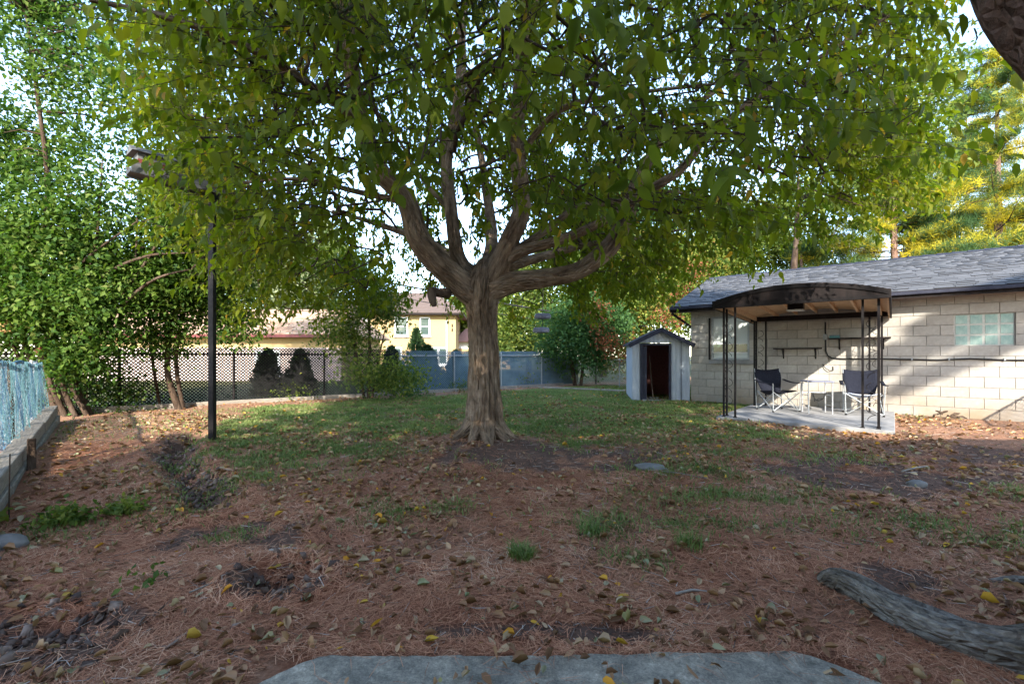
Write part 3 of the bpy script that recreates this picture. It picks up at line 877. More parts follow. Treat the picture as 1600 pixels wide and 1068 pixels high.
# ------------------------------------------------------------------ metal shed
sh = thing('garden_shed', 'small grey metal shed with an open dark doorway and gabled roof', 'shed', (3.28, 12.42, .27), -math.radians(9))
SW, SDp, SE, SA = 1.50, 1.7, 1.55, 1.93
DX0, DX1, DZ = .25, .98, 1.50
def panel(x0, x1, z0, ztop):    # ribbed sheet along x, front at y=0
    mb = MB(); n = max(2, int(round((x1 - x0) / .055)))
    vv, ff = [], []
    for i in range(n + 1):
        x = x0 + (x1 - x0) * i / n
        dy = -.007 if i % 2 else 0
        vv += [(x, dy, z0), (x, dy, ztop(x)), (x, dy + .012, z0), (x, dy + .012, ztop(x))]
    for i in range(n):
        a = i * 4; b_ = a + 4
        ff += [(a, b_, b_ + 1, a + 1), (a + 2, a + 3, b_ + 3, b_ + 2), (a + 1, b_ + 1, b_ + 3, a + 3), (a, a + 2, b_ + 2, b_)]
    ff += [(0, 1, 3, 2), (n * 4, n * 4 + 2, n * 4 + 3, n * 4 + 1)]
    return mb.add(vv, ff)
gab = lambda x: SE + (SA - SE) * (1 - abs(x - SW / 2) / (SW / 2))
panel(0, DX0 - .04, 0, gab).build('metal_panel', M['shed_metal'], sh)
panel(DX1 + .04, 1.27, 0, gab).build('metal_panel', M['shed_metal'], sh)
panel(1.28, SW, 0, gab).build('metal_panel', M['shed_metal'], sh)
panel(DX0 - .035, DX1 + .035, DZ + .07, gab).build('metal_panel', M['shed_metal'], sh)
MB().bb((1.268, -.016, 0), (1.282, -.002, 1.62)).build('seam_strip', M['shed_dark'], sh)
d_ = MB().bb((DX0 - .04, -.03, .0), (DX0 + .02, .03, DZ + .06)).bb((DX1 - .02, -.03, 0), (DX1 + .04, .03, DZ + .06)).bb((DX0 + .02, -.03, DZ), (DX1 - .02, .03, DZ + .06))
d_.build('door_frame', M['shed_dark'], sh)
MB().bb((DX0 + .03, .035, .03), (DX0 + .14, .05, DZ - .02)).build('door', M['shed_dark'], sh)
MB().bb((DX0 + .02, -.05, -.02), (DX1 - .02, .06, .035)).build('threshold', M['concrete'], sh)
for x in (0, SW - .012):
    MB().bb((x, .013, 0), (x + .012, SDp, SE)).build('side_panel', M['shed_metal'], sh)
MB().bb((.012, SDp - .012, 0), (SW - .012, SDp, SE)).build('back_panel', M['interior'], sh)
MB().bb((.012, .05, -.05), (SW - .012, SDp - .013, .02)).build('shed_floor', M['interior'], sh)
MB().bb((.013, .06, .02), (.020, SDp - .02, SE)).bb((SW - .020, .06, .02), (SW - .013, SDp - .02, SE)).build('lining', M['interior'], sh)
for s in (0, 1):
    xe = -.10 if s == 0 else SW + .10
    ze = SE - .10 * (SA - SE) / (SW / 2)
    MB().add([(xe, -.12, ze), (SW / 2, -.12, SA), (SW / 2, SDp + .1, SA), (xe, SDp + .1, ze), (xe, -.12, ze + .05), (SW / 2, -.12, SA + .05), (SW / 2, SDp + .1, SA + .05), (xe, SDp + .1, ze + .05)],
             [(0, 1, 2, 3), (4, 7, 6, 5), (0, 4, 5, 1), (1, 5, 6, 2), (2, 6, 7, 3), (3, 7, 4, 0)]).build('roof_sheet', M['shed_dark'], sh)
    MB().bar((xe, -.135, ze - .01), (SW / 2, -.135, SA - .01), .025, .11, (0, 1, 0) if False else (0, 0, 1)).build('verge_board', M['shed_dark'], sh)
# things inside the shed: rakes leaning on the lining
for k, (x, l) in enumerate(((.42, 'long handled garden rake leaning inside the open shed'), (.62, 'pale wooden pole leaning inside the open shed'))):
    pw = Matrix.Rotation(-math.radians(9), 3, 'Z') @ Vector((x, .5, 0)) + Vector((3.28, 12.42, .29))
    t = thing('garden_tool', l, 'tool', pw, -math.radians(9))
    MB().tube([(0, 0, .03), (.05 - .1 * k, .35, 1.2)], .014, 6).build('handle', M['timber'], t)
    MB().bb((-.15, -.02, 0), (.15, .02, .035)).build('tool_head', M['galv'], t)

# ------------------------------------------------------------------ fences
def diag_bars(mb, L, H, pitch, bw, th_, y0, dirn, z0=0.0, two=True):
    """45 degree bars over the rectangle [0,L]x[z0,z0+H] in local xz"""
    n0 = -int(H / pitch) - 1; n1 = int(L / pitch) + 2
    for i in range(n0, n1 + int(H / pitch) + 1):
        for sg, yy in ((1, y0), (-1, y0 + th_ + .001)):
            x0 = i * pitch + (0 if sg > 0 else 0)
            # line x = x0 + sg*z
            za, zb = 0.0, H
            if sg > 0: lo, hi = max(0, -x0), min(H, L - x0)
            else: lo, hi = max(0, x0 - L), min(H, x0)
            if hi - lo < .02: continue
            mb.bar((x0 + sg * lo, yy, z0 + lo), (x0 + sg * hi, yy, z0 + hi), th_, bw, (0, 1, 0) if False else (0, 0, 1))
def rail_fence(name, label, A, B, H, npan, zfun, mats, pitch, bw, pr=.028, extra=.0, postmat=None):
    A = Vector((*A, 0)); B = Vector((*B, 0)); D = B - A; L = D.length / npan
    ang = math.atan2(D.y, D.x)
    t = thing(name, label, 'fence', (A.x, A.y, 0), ang)
    for i in range(npan + 1):
        w_ = A + D * (i / npan); z = zfun(w_.x, w_.y)
        MB().tube([(i * L, -.05, z - .1), (i * L, -.05, z + H - .06)], pr, 8).tube([(i * L, -.05, z + H - .06), (i * L, -.05, z + H - .03)], [pr + .008, pr * .6], 8).build('post', postmat or M['galv'], t)
    for i in range(npan):
        wm = A + D * ((i + .5) / npan); z = zfun(wm.x, wm.y)
        m_, p_, b_ = mats(i), pitch(i), bw(i)
        pb = MB(); diag_bars(pb, L - .01, H - .05, p_, b_, .006, -.012, 0, 0)
        o = pb.build('lattice_panel', m_, t, kind='stuff')
        o.location = (i * L + .005, 0, z + .05)
        MB().tube([(i * L, -.045, z + H - .16), ((i + 1) * L, -.045, z + H - .16)], .02, 8).build('rail', postmat or M['galv'], t)
    return t
FL = np.linalg.norm(FB - FA)
A2 = FA - FD * 1.3
split = FA + FD * 7.5
gflat = lambda x, y: .27
rail_fence('lattice_fence', 'dark diamond lattice fence along the back of the yard', A2, split, 1.42, 4, gflat, lambda i: M['lattice'], lambda i: .078, lambda i: .024, postmat=M['black_metal'])
rail_fence('lattice_fence', 'blue grey close woven lattice fence on chain link behind the big tree', split + FD * .06, FB, 1.38, 4, gflat, lambda i: M['lattice_blue'], lambda i: .078, lambda i: (.025, .028, .033, .041)[i], postmat=M['galv'])
# timber edging at the foot of the rear fence
for i in range(6):
    a = FA + FD * (2.4 * i + .2) + FN * .22; b_ = FA + FD * (2.4 * i + 2.58) + FN * .22
    o = MB().bar((0, 0, 0), (2.36, 0, 0), .12, .14).build('edging_timber', M['timber'], None, bevel=.008)
    o.location = (a[0], a[1], .31); o.rotation_euler = (0, 0, math.atan2(FD[1], FD[0]) + random.uniform(-.006, .006))
    tag(o, 'long weathered edging timber at the foot of the rear fence, ' + ('below the leaning stems', 'beside the slim dark-stemmed tree', 'under the two small cedars', 'at the tall bushy shrub', 'left of the trunk', 'right of the trunk')[i], 'timber', 'edging timbers along the rear fence')
for i, (pa, pb) in enumerate((((.95, 17.0), (3.0, 15.6)), ((3.05, 15.55), (4.9, 14.3)))):
    v = Vector((pb[0] - pa[0], pb[1] - pa[1], 0))
    o = MB().bar((0, 0, 0), (v.length, 0, 0), .10, .10).build('edging_timber', M['timber'], None, bevel=.008)
    o.location = (pa[0], pa[1], .30); o.rotation_euler = (0, 0, math.atan2(v.y, v.x))
    tag(o, ('low pale edging timber bordering the bare bed near the fence corner', 'low pale edging timber in the grass running up to the shed')[i], 'timber')

def chain_fence(name, label, A, B, H, npan, wire=.004, pitch=.07, mat=None, z=.27, rail=.018):
    A = Vector((*A, 0)); B = Vector((*B, 0)); D = B - A; L = D.length
    t = thing(name, label, 'fence', (A.x, A.y, z), math.atan2(D.y, D.x))
    for i in range(npan + 1):
        MB().tube([(L * i / npan, .03, -.1), (L * i / npan, .03, H + .03)], .026, 8).build('post', M['galv'], t)
    MB().tube([(0, .03, H - .02), (L, .03, H - .02)], rail, 8).build('top_rail', M['galv'], t)
    mb = MB(); diag_bars(mb, L, H - .05, pitch, wire, wire, 0, 0, .04)
    mb.build('chain_link_mesh', mat or M['galv'], t, kind='stuff')
    return t
chain_fence('chain_link_fence', 'grey chain link fence with round posts beside the metal shed', (2.75, 19.2), (7.0, 14.75), 1.08, 3, .006, .08)
# fence beyond the frame whose shadow falls on the garage wall
r0 = GP0 + GU * 6.75 + GN * -.06; r1 = GP0 + GU * 6.75 + GN * -2.6
chain_fence('chain_link_fence', 'chain link fence running out from the sunlit end of the garage wall', r0, r1, 1.2, 1, .006, .075)

# netted fence at the near left
NA0 = np.array((-3.58, 2.60)); NB0 = np.array((-8.44, 8.13))
ND = NB0 - NA0; NL = float(np.linalg.norm(ND)); ND = ND / NL; NNrm = np.array((ND[1], -ND[0]))
nf = thing('netted_fence', 'wire fence draped with tangled teal and blue netting', 'fence', (NA0[0], NA0[1], 0), math.atan2(ND[1], ND[0]))
# local x along the fence, local y = left of travel (outside), so -y faces the yard
def nz0(s):
    return .15 + .22 * s / NL
def ntop(s): return 1.50 - .12 * s / NL - .05 * math.sin(s * 1.7) ** 2
for s in np.linspace(.1, NL - .02, 4):
    MB().tube([(s, .05, 0), (s, .05, ntop(s) + .02)], .03, 10).build('post', M['galv'], nf)
MB().tube([(s, .05 + .01 * math.sin(s * 3), ntop(s)) for s in np.linspace(0, NL, 40)], .022, 8).build('top_rail', M['net_blue'], nf, smooth=True)
mb = MB(); diag_bars(mb, NL, .98, .06, .004, .004, .02, 0, .40)
mb.build('chain_link_mesh', M['galv'], nf, kind='stuff')
def fold(s, z, ph):
    return (.05 * np.sin(s * 5.3 + ph + .6 * np.sin(z * 3)) + .03 * np.sin(s * 13 + 2 * ph + z * 2.2) + .018 * np.sin(s * 29 + z * 5 + ph)) * (.35 + 1.0 * (1.45 - z))
def net(name, mat, ph, pitch_, r, yoff, seed):
    rr = np.random.default_rng(seed)
    Vs, Fs = [], []; base = 0
    nseg = 26
    for sg in (1, -1):
        for i in range(int(NL / pitch_) + 1):
            s0 = i * pitch_ + rr.normal() * .004
            zz = np.linspace(1.0, 0.0, nseg)
            jit = np.cumsum(rr.normal(size=nseg)) * .004
            s = s0 + sg * (((np.arange(nseg) % 2) - .5) * pitch_ * .95) + jit + .03 * np.sin(zz * 7 + s0 * 3)
            s = np.clip(s, 0, NL)
            top = 1.50 - .12 * s / NL - .05 * np.sin(s * 1.7) ** 2
            bot = .30 + .20 * s / NL + .10 * np.sin(s * 2.1 + ph)
            z = bot + (top - bot) * zz
            y = yoff - fold(s, z, ph)
            p = np.stack([s, y, z], 1)
            tg = nrmz(np.gradient(p, axis=0))
            a = nrmz(np.cross(tg, np.array([[0, 1., 0]]))); b2 = np.cross(tg, a)
            ring = np.stack([p + r * (a * math.cos(k * 2 * PI / 3) + b2 * math.sin(k * 2 * PI / 3)) for k in range(3)], 1)
            Vs.append(ring.reshape(-1, 3))
            idx = base + np.arange(nseg - 1) * 3
            for k in range(3):
                k2 = (k + 1) % 3
                Fs.append(np.stack([idx + k, idx + k2, idx + 3 + k2, idx + 3 + k], 1))
            base += nseg * 3
    np_obj(name, np.concatenate(Vs), np.concatenate(Fs), mat, nf, kind='stuff')
net('netting', M['net_teal'], .4, .042, .0021, -.03, 3)
net('netting', M['net_blue'], 2.1, .046, .0021, .0, 4)
MB().bb((6.55, .02, .5), (6.66, .045, 1.42)).build('white_strip', M['white'], nf)
MB().tube([(4.0, -.05, .45), (4.05, -.04, .9), (4.0, .0, 1.42)], .018, 6).build('dry_vine', M['bark_dark'], nf, smooth=True)
# timbers of the low wall below the net
k = 0
for course in range(2):
    s = -.2 + .9 * course; kk_ = 0
    while s < NL + .05:
        e = min(s + 2.3, NL + .12)
        x = (s + e) / 2
        zc = .12 + .20 * x / NL + course * .17
        o = MB().box((0, 0, 0), (e - s - .012, .17, .165)).build('wall_timber', M['timber'], None, bevel=.012)
        wpos = NA0 + ND * x + NNrm * (.17 - .025 * course)
        o.location = (wpos[0], wpos[1], zc)
        o.rotation_euler = (0, math.radians(-1.8), math.atan2(ND[1], ND[0]) + random.uniform(-.008, .008))
        tag(o, ('bottom', 'top')[course] + ' timber of the retaining wall under the net, ' + ('nearest the camera', 'second from the camera', 'third from the camera', 'at the far end')[min(3, kk_)], 'timber', 'retaining wall timbers under the net'); kk_ += 1
        s = e; k += 1
for s in (3.0,):
    wpos = NA0 + ND * s + NNrm * .30
    o = MB().box((0, 0, .0), (.07, .05, .5)).build('wooden_stake', M['bark_dark'], None, bevel=.006)
    o.location = (wpos[0], wpos[1], .33); o.rotation_euler = (.08, 0, .9)
    tag(o, 'dark wooden stake holding the retaining timbers under the net', 'stake')

# ------------------------------------------------------------------ the pole with the nest box, bird feeder, wires
pz = gz(-4.15, 6.3)
pole = thing('nest_box_pole', 'tall black square post standing at the edge of the lawn', 'pole', (-4.15, 6.3, pz))
MB().bb((-.037, -.037, -.1), (.037, .037, 3.42)).build('post', M['black_metal'], pole, bevel=.006)
MB().bb((-.055, -.055, 3.30), (.055, .055, 3.41)).build('collar', M['black_metal'], pole)
hb = thing('nest_box', 'long grey wooden bird box with a red end on top of the black post', 'bird box', (-4.15, 6.3, pz + 3.423))
dirv = Vector((-.62, -.78, 0)).normalized(); an = math.atan2(dirv.y, dirv.x)
hb.rotation_euler = (0, 0, an)
MB().bb((-.12, -.12, 0), (.90, .12, .04)).build('platform', M['grey_wood'], hb, bevel=.004)
MB().bb((-.12, -.14, -.03), (.90, -.122, .10)).bb((-.12, .122, -.03), (.90, .14, .10)).build('side_rail', M['grey_wood'], hb)
MB().bb((.48, -.11, .041), (.84, .11, .24)).build('box_body', M['grey_wood'], hb, bevel=.006)
MB().bb((.842, -.10, .05), (.855, .10, .15)).build('front_panel', M['red_wood'], hb)
MB().bb((.48, .112, .11), (.84, .118, .16)).build('side_panel', M['red_wood'], hb)
MB().prism([(.44, -.16, .241), (.44, .16, .241), (.44, 0, .34)], (.46, 0, 0)).build('lid', M['grey_wood'], hb)

fd_top = P(848, 441, 6.25)
fe = thing('bird_feeder', 'pair of grey blue dish feeders hanging on a rope from the lower limb', 'feeder', (fd_top.x, fd_top.y, fd_top.z))
MB().tube([(0, 0, .12), (.004, 0, -.15), (-.002, 0, -.40)], .006, 6).build('rope', M['rope'], fe)
MB().tube([(0, 0, -.40), (-.005, 0, -.62)], .004, 6).build('wire', M['cable'], fe)
for (zz, xx) in ((-.47, .0), (-.66, -.02)):
    prof = [(.03, .045), (.10, .04), (.115, .01), (.11, -.025), (.04, -.035)]
    mb = MB(); mb.tube([(xx, 0, zz + p[1]) for p in prof], [p[0] for p in prof], 18)
    mb.build('dish', M['grey_plastic'], fe, smooth=False)
def wire(label, pts, r, sag=.0):
    a, b_ = Vector(pts[0]), Vector(pts[1])
    q = [a.lerp(b_, t) - Vector((0, 0, sag * 4 * t * (1 - t))) for t in np.linspace(0, 1, 24)]
    o = MB().tube(q, r, 6).build('overhead_wire', M['cable'], None, smooth=True)
    return tag(o, label, 'wire')
wire('thick dark utility wire crossing behind the big trunk above the yellow house', (P(380, 395, 21), P(1010, 510, 19)), .042, .15)
wire('thin utility wire strung just below the thick one in front of the yellow house', (P(420, 425, 22), P(1000, 520, 20)), .018, .2)
wire('dark service cable rising through the crown from the far fence', (P(395, 192, 5.2), P(830, 20, 4.2)), .010, .04)
wire('second service cable running beside the first through the leaves', (P(500, 190, 6.4), P(800, 65, 4.6)), .008, .03)

# ------------------------------------------------------------------ trees
def organic_tube(paths_r, n=16, lump=.10, seed=0, freq=3.0, ridge=.06):
    """numpy tube along dense points with lumpy bark relief; returns V,F"""
    pts, rad = paths_r
    pts = np.array([tuple(p) for p in pts], float); rad = np.array(rad, float)
    # catmull-rom resample
    d = np.r_[0, np.cumsum(np.linalg.norm(np.diff(pts, axis=0), axis=1))]
    step = max(.03, min(.12, rad.mean() * .35))
    m_ = max(6, int(d[-1] / step))
    tt = np.linspace(0, d[-1], m_)
    def cr(vals):
        out = np.zeros((m_,) + vals.shape[1:])
        for i, t in enumerate(tt):
            k = min(max(np.searchsorted(d, t) - 1, 0), len(d) - 2)
            u = (t - d[k]) / (d[k + 1] - d[k])
            p0 = vals[max(k - 1, 0)]; p1 = vals[k]; p2 = vals[k + 1]; p3 = vals[min(k + 2, len(d) - 1)]
            out[i] = .5 * ((2 * p1) + (-p0 + p2) * u + (2 * p0 - 5 * p1 + 4 * p2 - p3) * u * u + (-p0 + 3 * p1 - 3 * p2 + p3) * u ** 3)
        return out
    c = cr(pts); r = np.maximum(cr(rad[:, None])[:, 0], .004)
    tg = nrmz(np.gradient(c, axis=0))
    nxv = np.cross(tg[0], (0, 0, 1.)) if abs(tg[0][2]) < .9 else np.cross(tg[0], (1., 0, 0))
    nxv /= np.linalg.norm(nxv)
    V = []
    an = np.arange(n) * 2 * PI / n
    for i in range(m_):
        nxv = nxv - tg[i] * (nxv @ tg[i]); nxv /= np.linalg.norm(nxv)
        nyv = np.cross(tg[i], nxv)
        L = tt[i]
        rel = 1 + lump * (vnoise(np.cos(an) * 1.5 + 7, np.sin(an) * 1.5 + L * freq * .5, seed) - .5) * 2 + ridge * (vnoise(an * n / 4.0 + 3, np.full(n, L * 2.6), seed + 5) - .5) * 2
        V.append(c[i] + (np.cos(an) * rel * r[i])[:, None] * nxv + (np.sin(an) * rel * r[i])[:, None] * nyv)
    V = np.concatenate(V)
    rm_ = np.repeat(r, n)[:, None] * .6 + .4 * rad.mean()
    LAST_CO[0] = np.concatenate([np.stack([np.cos(np.tile(an, m_)), np.sin(np.tile(an, m_))], 1) * rm_, (np.repeat(tt, n) + seed * 3.7)[:, None]], 1)
    i0 = (np.arange(m_ - 1)[:, None] * n)
    k = np.arange(n)[None]; k2 = (k + 1) % n
    F = np.stack([i0 + k, i0 + k2, i0 + n + k2, i0 + n + k], -1).reshape(-1, 4)
    return V, F, c, r

BASE = Vector((TREE[0], TREE[1], 0))
main = thing('shade_tree', 'big spreading broadleaf tree with forking limbs in the middle of the yard', 'tree', (BASE.x, BASE.y, gz(*TREE)))
M0 = Vector(main.location)
def loc_np(V, origin): return V - np.array(tuple(origin))
tp = [P(756, 716, 6.3), P(755, 690, 6.3), P(757, 672, 6.3), P(758, 640, 6.3), P(757, 560, 6.3), P(753, 505, 6.3), P(752, 470, 6.3), P(755, 435, 6.3), P(757, 405, 6.3)]
tr_ = [.36, .285, .25, .222, .188, .186, .225, .215, .06]
V_, F_, c_tr, _ = organic_tube((tp, tr_), 72, .14, 3, 2.0, .15)
np_obj('trunk', loc_np(V_, M0), F_, M['bark'], main, smooth=True)
limbs = {
 'L1': [(745, 462, 6.3, .20), (705, 430, 6.25, .17), (657, 378, 6.15, .15), (634, 312, 6.05, .13), (592, 264, 5.95, .115), (562, 180, 5.75, .1), (548, 90, 5.5, .09), (540, 0, 5.3, .075), (515, -130, 5.0, .05), (480, -300, 4.7, .03)],
 'L2': [(742, 445, 6.4, .15), (715, 398, 6.5, .105), (705, 330, 6.6, .09), (698, 250, 6.7, .085), (718, 150, 6.8, .078), (722, 40, 6.9, .065), (735, -90, 7.1, .05), (700, -250, 7.2, .03)],
 'L3': [(765, 445, 6.3, .17), (795, 378, 6.2, .135), (815, 318, 6.1, .12), (807, 220, 6.0, .10), (815, 120, 5.8, .095), (822, 0, 5.6, .08), (835, -130, 5.4, .06), (850, -330, 5.0, .04)],
 'R1': [(765, 452, 6.3, .19), (800, 442, 6.3, .15), (849, 435, 6.3, .13), (905, 422, 6.25, .125), (953, 385, 6.2, .12), (979, 337, 6.2, .105), (993, 290, 6.3, .09), (1025, 230, 6.4, .07), (1052, 190, 6.5, .055), (1120, 140, 6.6, .04), (1220, 60, 6.7, .025)],
 'R2': [(780, 412, 6.25, .10), (815, 392, 6.15, .075), (870, 377, 6.0, .065), (935, 349, 5.9, .06), (990, 312, 5.8, .058), (1060, 268, 5.6, .052), (1105, 215, 5.4, .042), (1200, 140, 5.2, .03), (1330, 60, 5.0, .02), (1450, -10, 4.9, .01)],
 'R3': [(785, 405, 6.3, .075), (850, 362, 6.5, .052), (900, 325, 6.6, .048), (950, 318, 6.7, .038), (1050, 300, 6.9, .028), (1180, 330, 7.2, .015)],
 'R4': [(807, 262, 6.05, .055), (840, 205, 5.9, .042), (890, 165, 5.6, .034), (1000, 145, 5.2, .024), (1130, 130, 4.8, .012)],
 'B1': [(757, 430, 6.4, .13), (768, 385, 7.1, .10), (762, 310, 8.0, .08), (745, 210, 9.0, .06), (725, 110, 10.0, .04), (700, 40, 10.8, .02)],
 'B2': [(765, 425, 6.4, .10), (850, 400, 7.4, .07), (930, 380, 8.6, .05), (1010, 370, 9.8, .035), (1100, 350, 10.6, .02)],
 'B3': [(745, 430, 6.4, .10), (670, 380, 7.6, .07), (590, 350, 8.8, .05), (520, 330, 9.8, .03)],
 'F1': [(815, 120, 5.8, .07), (830, -80, 4.7, .05), (835, -400, 3.4, .035), (840, -900, 2.4, .02)],
 'F2': [(565, 190, 5.75, .06), (480, 130, 5.0, .045), (390, 75, 4.3, .035), (270, 30, 3.8, .025), (140, 0, 3.4, .015)],
 'F3': [(822, 20, 5.6, .055), (980, -90, 4.9, .045), (1180, -110, 4.5, .035), (1390, -60, 4.4, .02)],
 'F4': [(548, 60, 5.5, .05), (470, -120, 4.5, .04), (380, -330, 3.6, .025), (300, -600, 2.9, .015)],
 'L5': [(634, 315, 6.05, .05), (560, 300, 6.0, .035), (470, 280, 5.9, .025), (380, 285, 5.8, .015)],
 'L6': [(705, 330, 6.6, .04), (660, 280, 7.1, .03), (610, 200, 7.6, .022), (540, 120, 8.2, .012)],
}
skel = []
for i, (k, pl) in enumerate(limbs.items()):
    V_, F_, c_l, r_l = organic_tube(([P(*q[:3]) for q in pl], [q[3] for q in pl]), 18 if pl[0][3] > .09 else 10, .10, i * 3 + 1, 3, .08)
    np_obj('limb', loc_np(V_, M0), F_, M['bark'], main, smooth=True)
    skel.append(c_l[::3])
# broken stub
V_, F_, _, _ = organic_tube(([P(700, 458, 6.2), P(684, 457, 6.05), P(675, 455, 6.0), P(676, 468, 5.98), P(679, 478, 5.97)], [.07, .055, .06, .05, .03]), 12, .2, 77)
np_obj('broken_stub', loc_np(V_, M0), F_, M['bark_dark'], main, smooth=True)
# root flares
for i, (dx, dy, L) in enumerate(((-.62, -.25, .55), (.55, -.35, .6), (.2, -.75, .5), (-.25, -.6, .45), (.75, .1, .5), (-.7, .2, .5))):
    q = []
    for t in np.linspace(0, 1, 6):
        x = TREE[0] + dx * (.22 + L * t); y = TREE[1] + dy * (.22 + L * t)
        q.append((x, y, gz(x, y) + .17 * (1 - t) ** 2 - .03 * t))
    V_, F_, _, _ = organic_tube((q, [.13, .10, .075, .055, .04, .02]), 10, .2, 60 + i)
    np_obj('root_flare', loc_np(V_, M0), F_, M['bark'], main, smooth=True)

skel = np.concatenate(skel)
# crown volume: sprays of leaves
def crown_points(n, r):
    out = []
    CX, CY, RX_, RY_ = .0, 6.4, 6.9, 5.6
    while sum(len(o) for o in out) < n:
        k = 60000
        x = r.uniform(-7.2, 7.2, k); y = r.uniform(.6, 12.5, k); z = r.uniform(2.2, 9.8, k)
        q = ((x - CX) / RX_) ** 2 + ((y - CY) / RY_) ** 2
        nn = fbm(x * .55 + z * .3, y * .55 - z * .25, 71)
        hmin = 2.55 + .9 * (fbm(x * .8, y * .8, 75) - .5) * 1.6 + .35 * sstep(-2.0, -4.5, x) * 0
        hmin = hmin + .55 * gauss(x, y, 0, 6, 2.2, 2.5) + .30 * np.maximum(0, x - 1.8) + 1.35 * sstep(.18, -.55, x + .35 + .60 * y)
        htop = 3.1 + 6.3 * np.sqrt(np.clip(1 - q, 0, 1))
        ok = (q < 1) & (z > hmin) & (z < htop) & (x < .25 + .88 * y) & (x > -.35 - .76 * y)
        # open heart round the limbs, clumps and gaps
        rr = np.hypot(x + .4, y - 6.3)
        heart = sstep(1.0, 3.7, rr + .26 * (z - 3.5))
        dens = (.16 + .84 * heart) * (.12 + 1.2 * sstep(.38, .58, nn)) * (.55 + .45 * sstep(.4, 1., q + .06 * (z - 3)))
        # thinner on the sunlit side and in the window of sky beside the right limb
        dens = dens * (1 - .9 * np.exp(-((x / y - .37) / .055) ** 2 - (((z - EYE) / y - .44) / .06) ** 2) * (y < 9))
        ok &= r.random(k) < dens
        # none directly in the photographer's face
        ok &= y > 2.0
        out.append(np.stack([x, y, z], 1)[ok])
    return np.concatenate(out)[:n]
def make_crown(centres, origin, out_from, nleaf, twig, size, wr, tmpl, r, droop=.7, spread=.75):
    S = len(centres)
    d = centres - out_from
    d[:, 2] *= .25
    d = nrmz(nrmz(d) + r.normal(size=(S, 3)) * .45 * np.array([1, 1, .5]))
    t = np.linspace(-.5, .55, nleaf)[None, :, None]
    L = (twig * r.uniform(.7, 1.3, S))[:, None, None]
    tw = centres[:, None, :] + d[:, None, :] * t * L
    tw[..., 2] -= .30 * L[..., 0] * (np.clip(t[..., 0] + .5, 0, 2) ** 2)
    sidev = nrmz(np.cross(d, np.array([[0, 0, 1.]])))
    sg = np.where(np.arange(nleaf) % 2 == 0, 1, -1)[None, :, None]
    f = sidev[:, None, :] * sg * spread + d[:, None, :] * .45 + np.array([0, 0, -droop]) + r.normal(size=(S, nleaf, 3)) * .52
    pos = tw + r.normal(size=(S, nleaf, 3)) * .022
    pos = pos + nrmz(f.reshape(-1, 3)).reshape(S, nleaf, 3) * .03
    up = np.array([0, 0, 1.]) + r.normal(size=(S, nleaf, 3)) * .45 + d[:, None, :] * .5
    sz = size * r.uniform(.65, 1.25, (S, nleaf))
    tone = np.clip(r.random((S, 1)) * .55 + r.random((S, nleaf)) * .42, 0, 1)
    tone = np.where(r.random((S, nleaf)) < .012, .97 + .03 * r.random((S, nleaf)), np.minimum(tone, .9))
    return pos.reshape(-1, 3), f.reshape(-1, 3), up.reshape(-1, 3), sz.ravel(), tone.ravel(), d
r1_ = np.random.default_rng(21)
cen = crown_points(5600, r1_)
pos, fw, up, sz, tone, dirs = make_crown(cen, M0, np.array([TREE[0], TREE[1], 4.0]), 14, .62, .118, .60, T_A, r1_, droop=1.05, spread=.6)
# pick the 300 leaves that show largest as their own objects
depth = pos[:, 1]
sx_ = pos[:, 0] / np.maximum(depth, .1); sy_ = (pos[:, 2] - EYE) / np.maximum(depth, .1)
infr = (depth > .8) & (np.abs(sx_) < 1.10) & (sy_ < .76)
score = np.where(infr, sz / np.maximum(depth, .1), 0)
big = np.argsort(-score)[:298]
mask = np.ones(len(pos), bool); mask[big] = False
LV, LF, kk = leaf_verts(pos[mask], fw[mask], up[mask], sz[mask], .60, T_A, vary=np.random.default_rng(22))
np_obj('crown', loc_np(LV, M0), LF, M['leaf_main'], main, kind='stuff', rnd=np.repeat(tone[mask], kk))
lvar = []
for i in range(18):
    T, Fq = T_A
    rv_ = np.random.default_rng(900 + i)
    T2 = T * np.array([1, .60 * rv_.uniform(.75, 1.15), rv_.uniform(-.6, 2.4)])
    T2[:, 2] -= rv_.uniform(0, .35) * T[:, 0] ** 2; T2[:, 1] += rv_.normal() * .10 * T[:, 0] ** 2
    lvar.append(np_mesh('leaf', T2, Fq, M['leaf_main'], rnd=np.full(len(T), (i // 3 + .5) / 7)))
f_, s_, n_ = frames(fw[big], up[big])
for i, b_ in enumerate(big):
    o = bpy.data.objects.new('leaf', lvar[min(5, int(tone[b_] * 6.2)) * 3 + i % 3])
    Mx = Matrix((f_[i], s_[i], n_[i])).transposed().to_4x4()
    o.matrix_world = Matrix.Translation(Vector(pos[b_]) - M0) @ Mx @ Matrix.Scale(float(sz[b_]), 4)
    link(o, main)
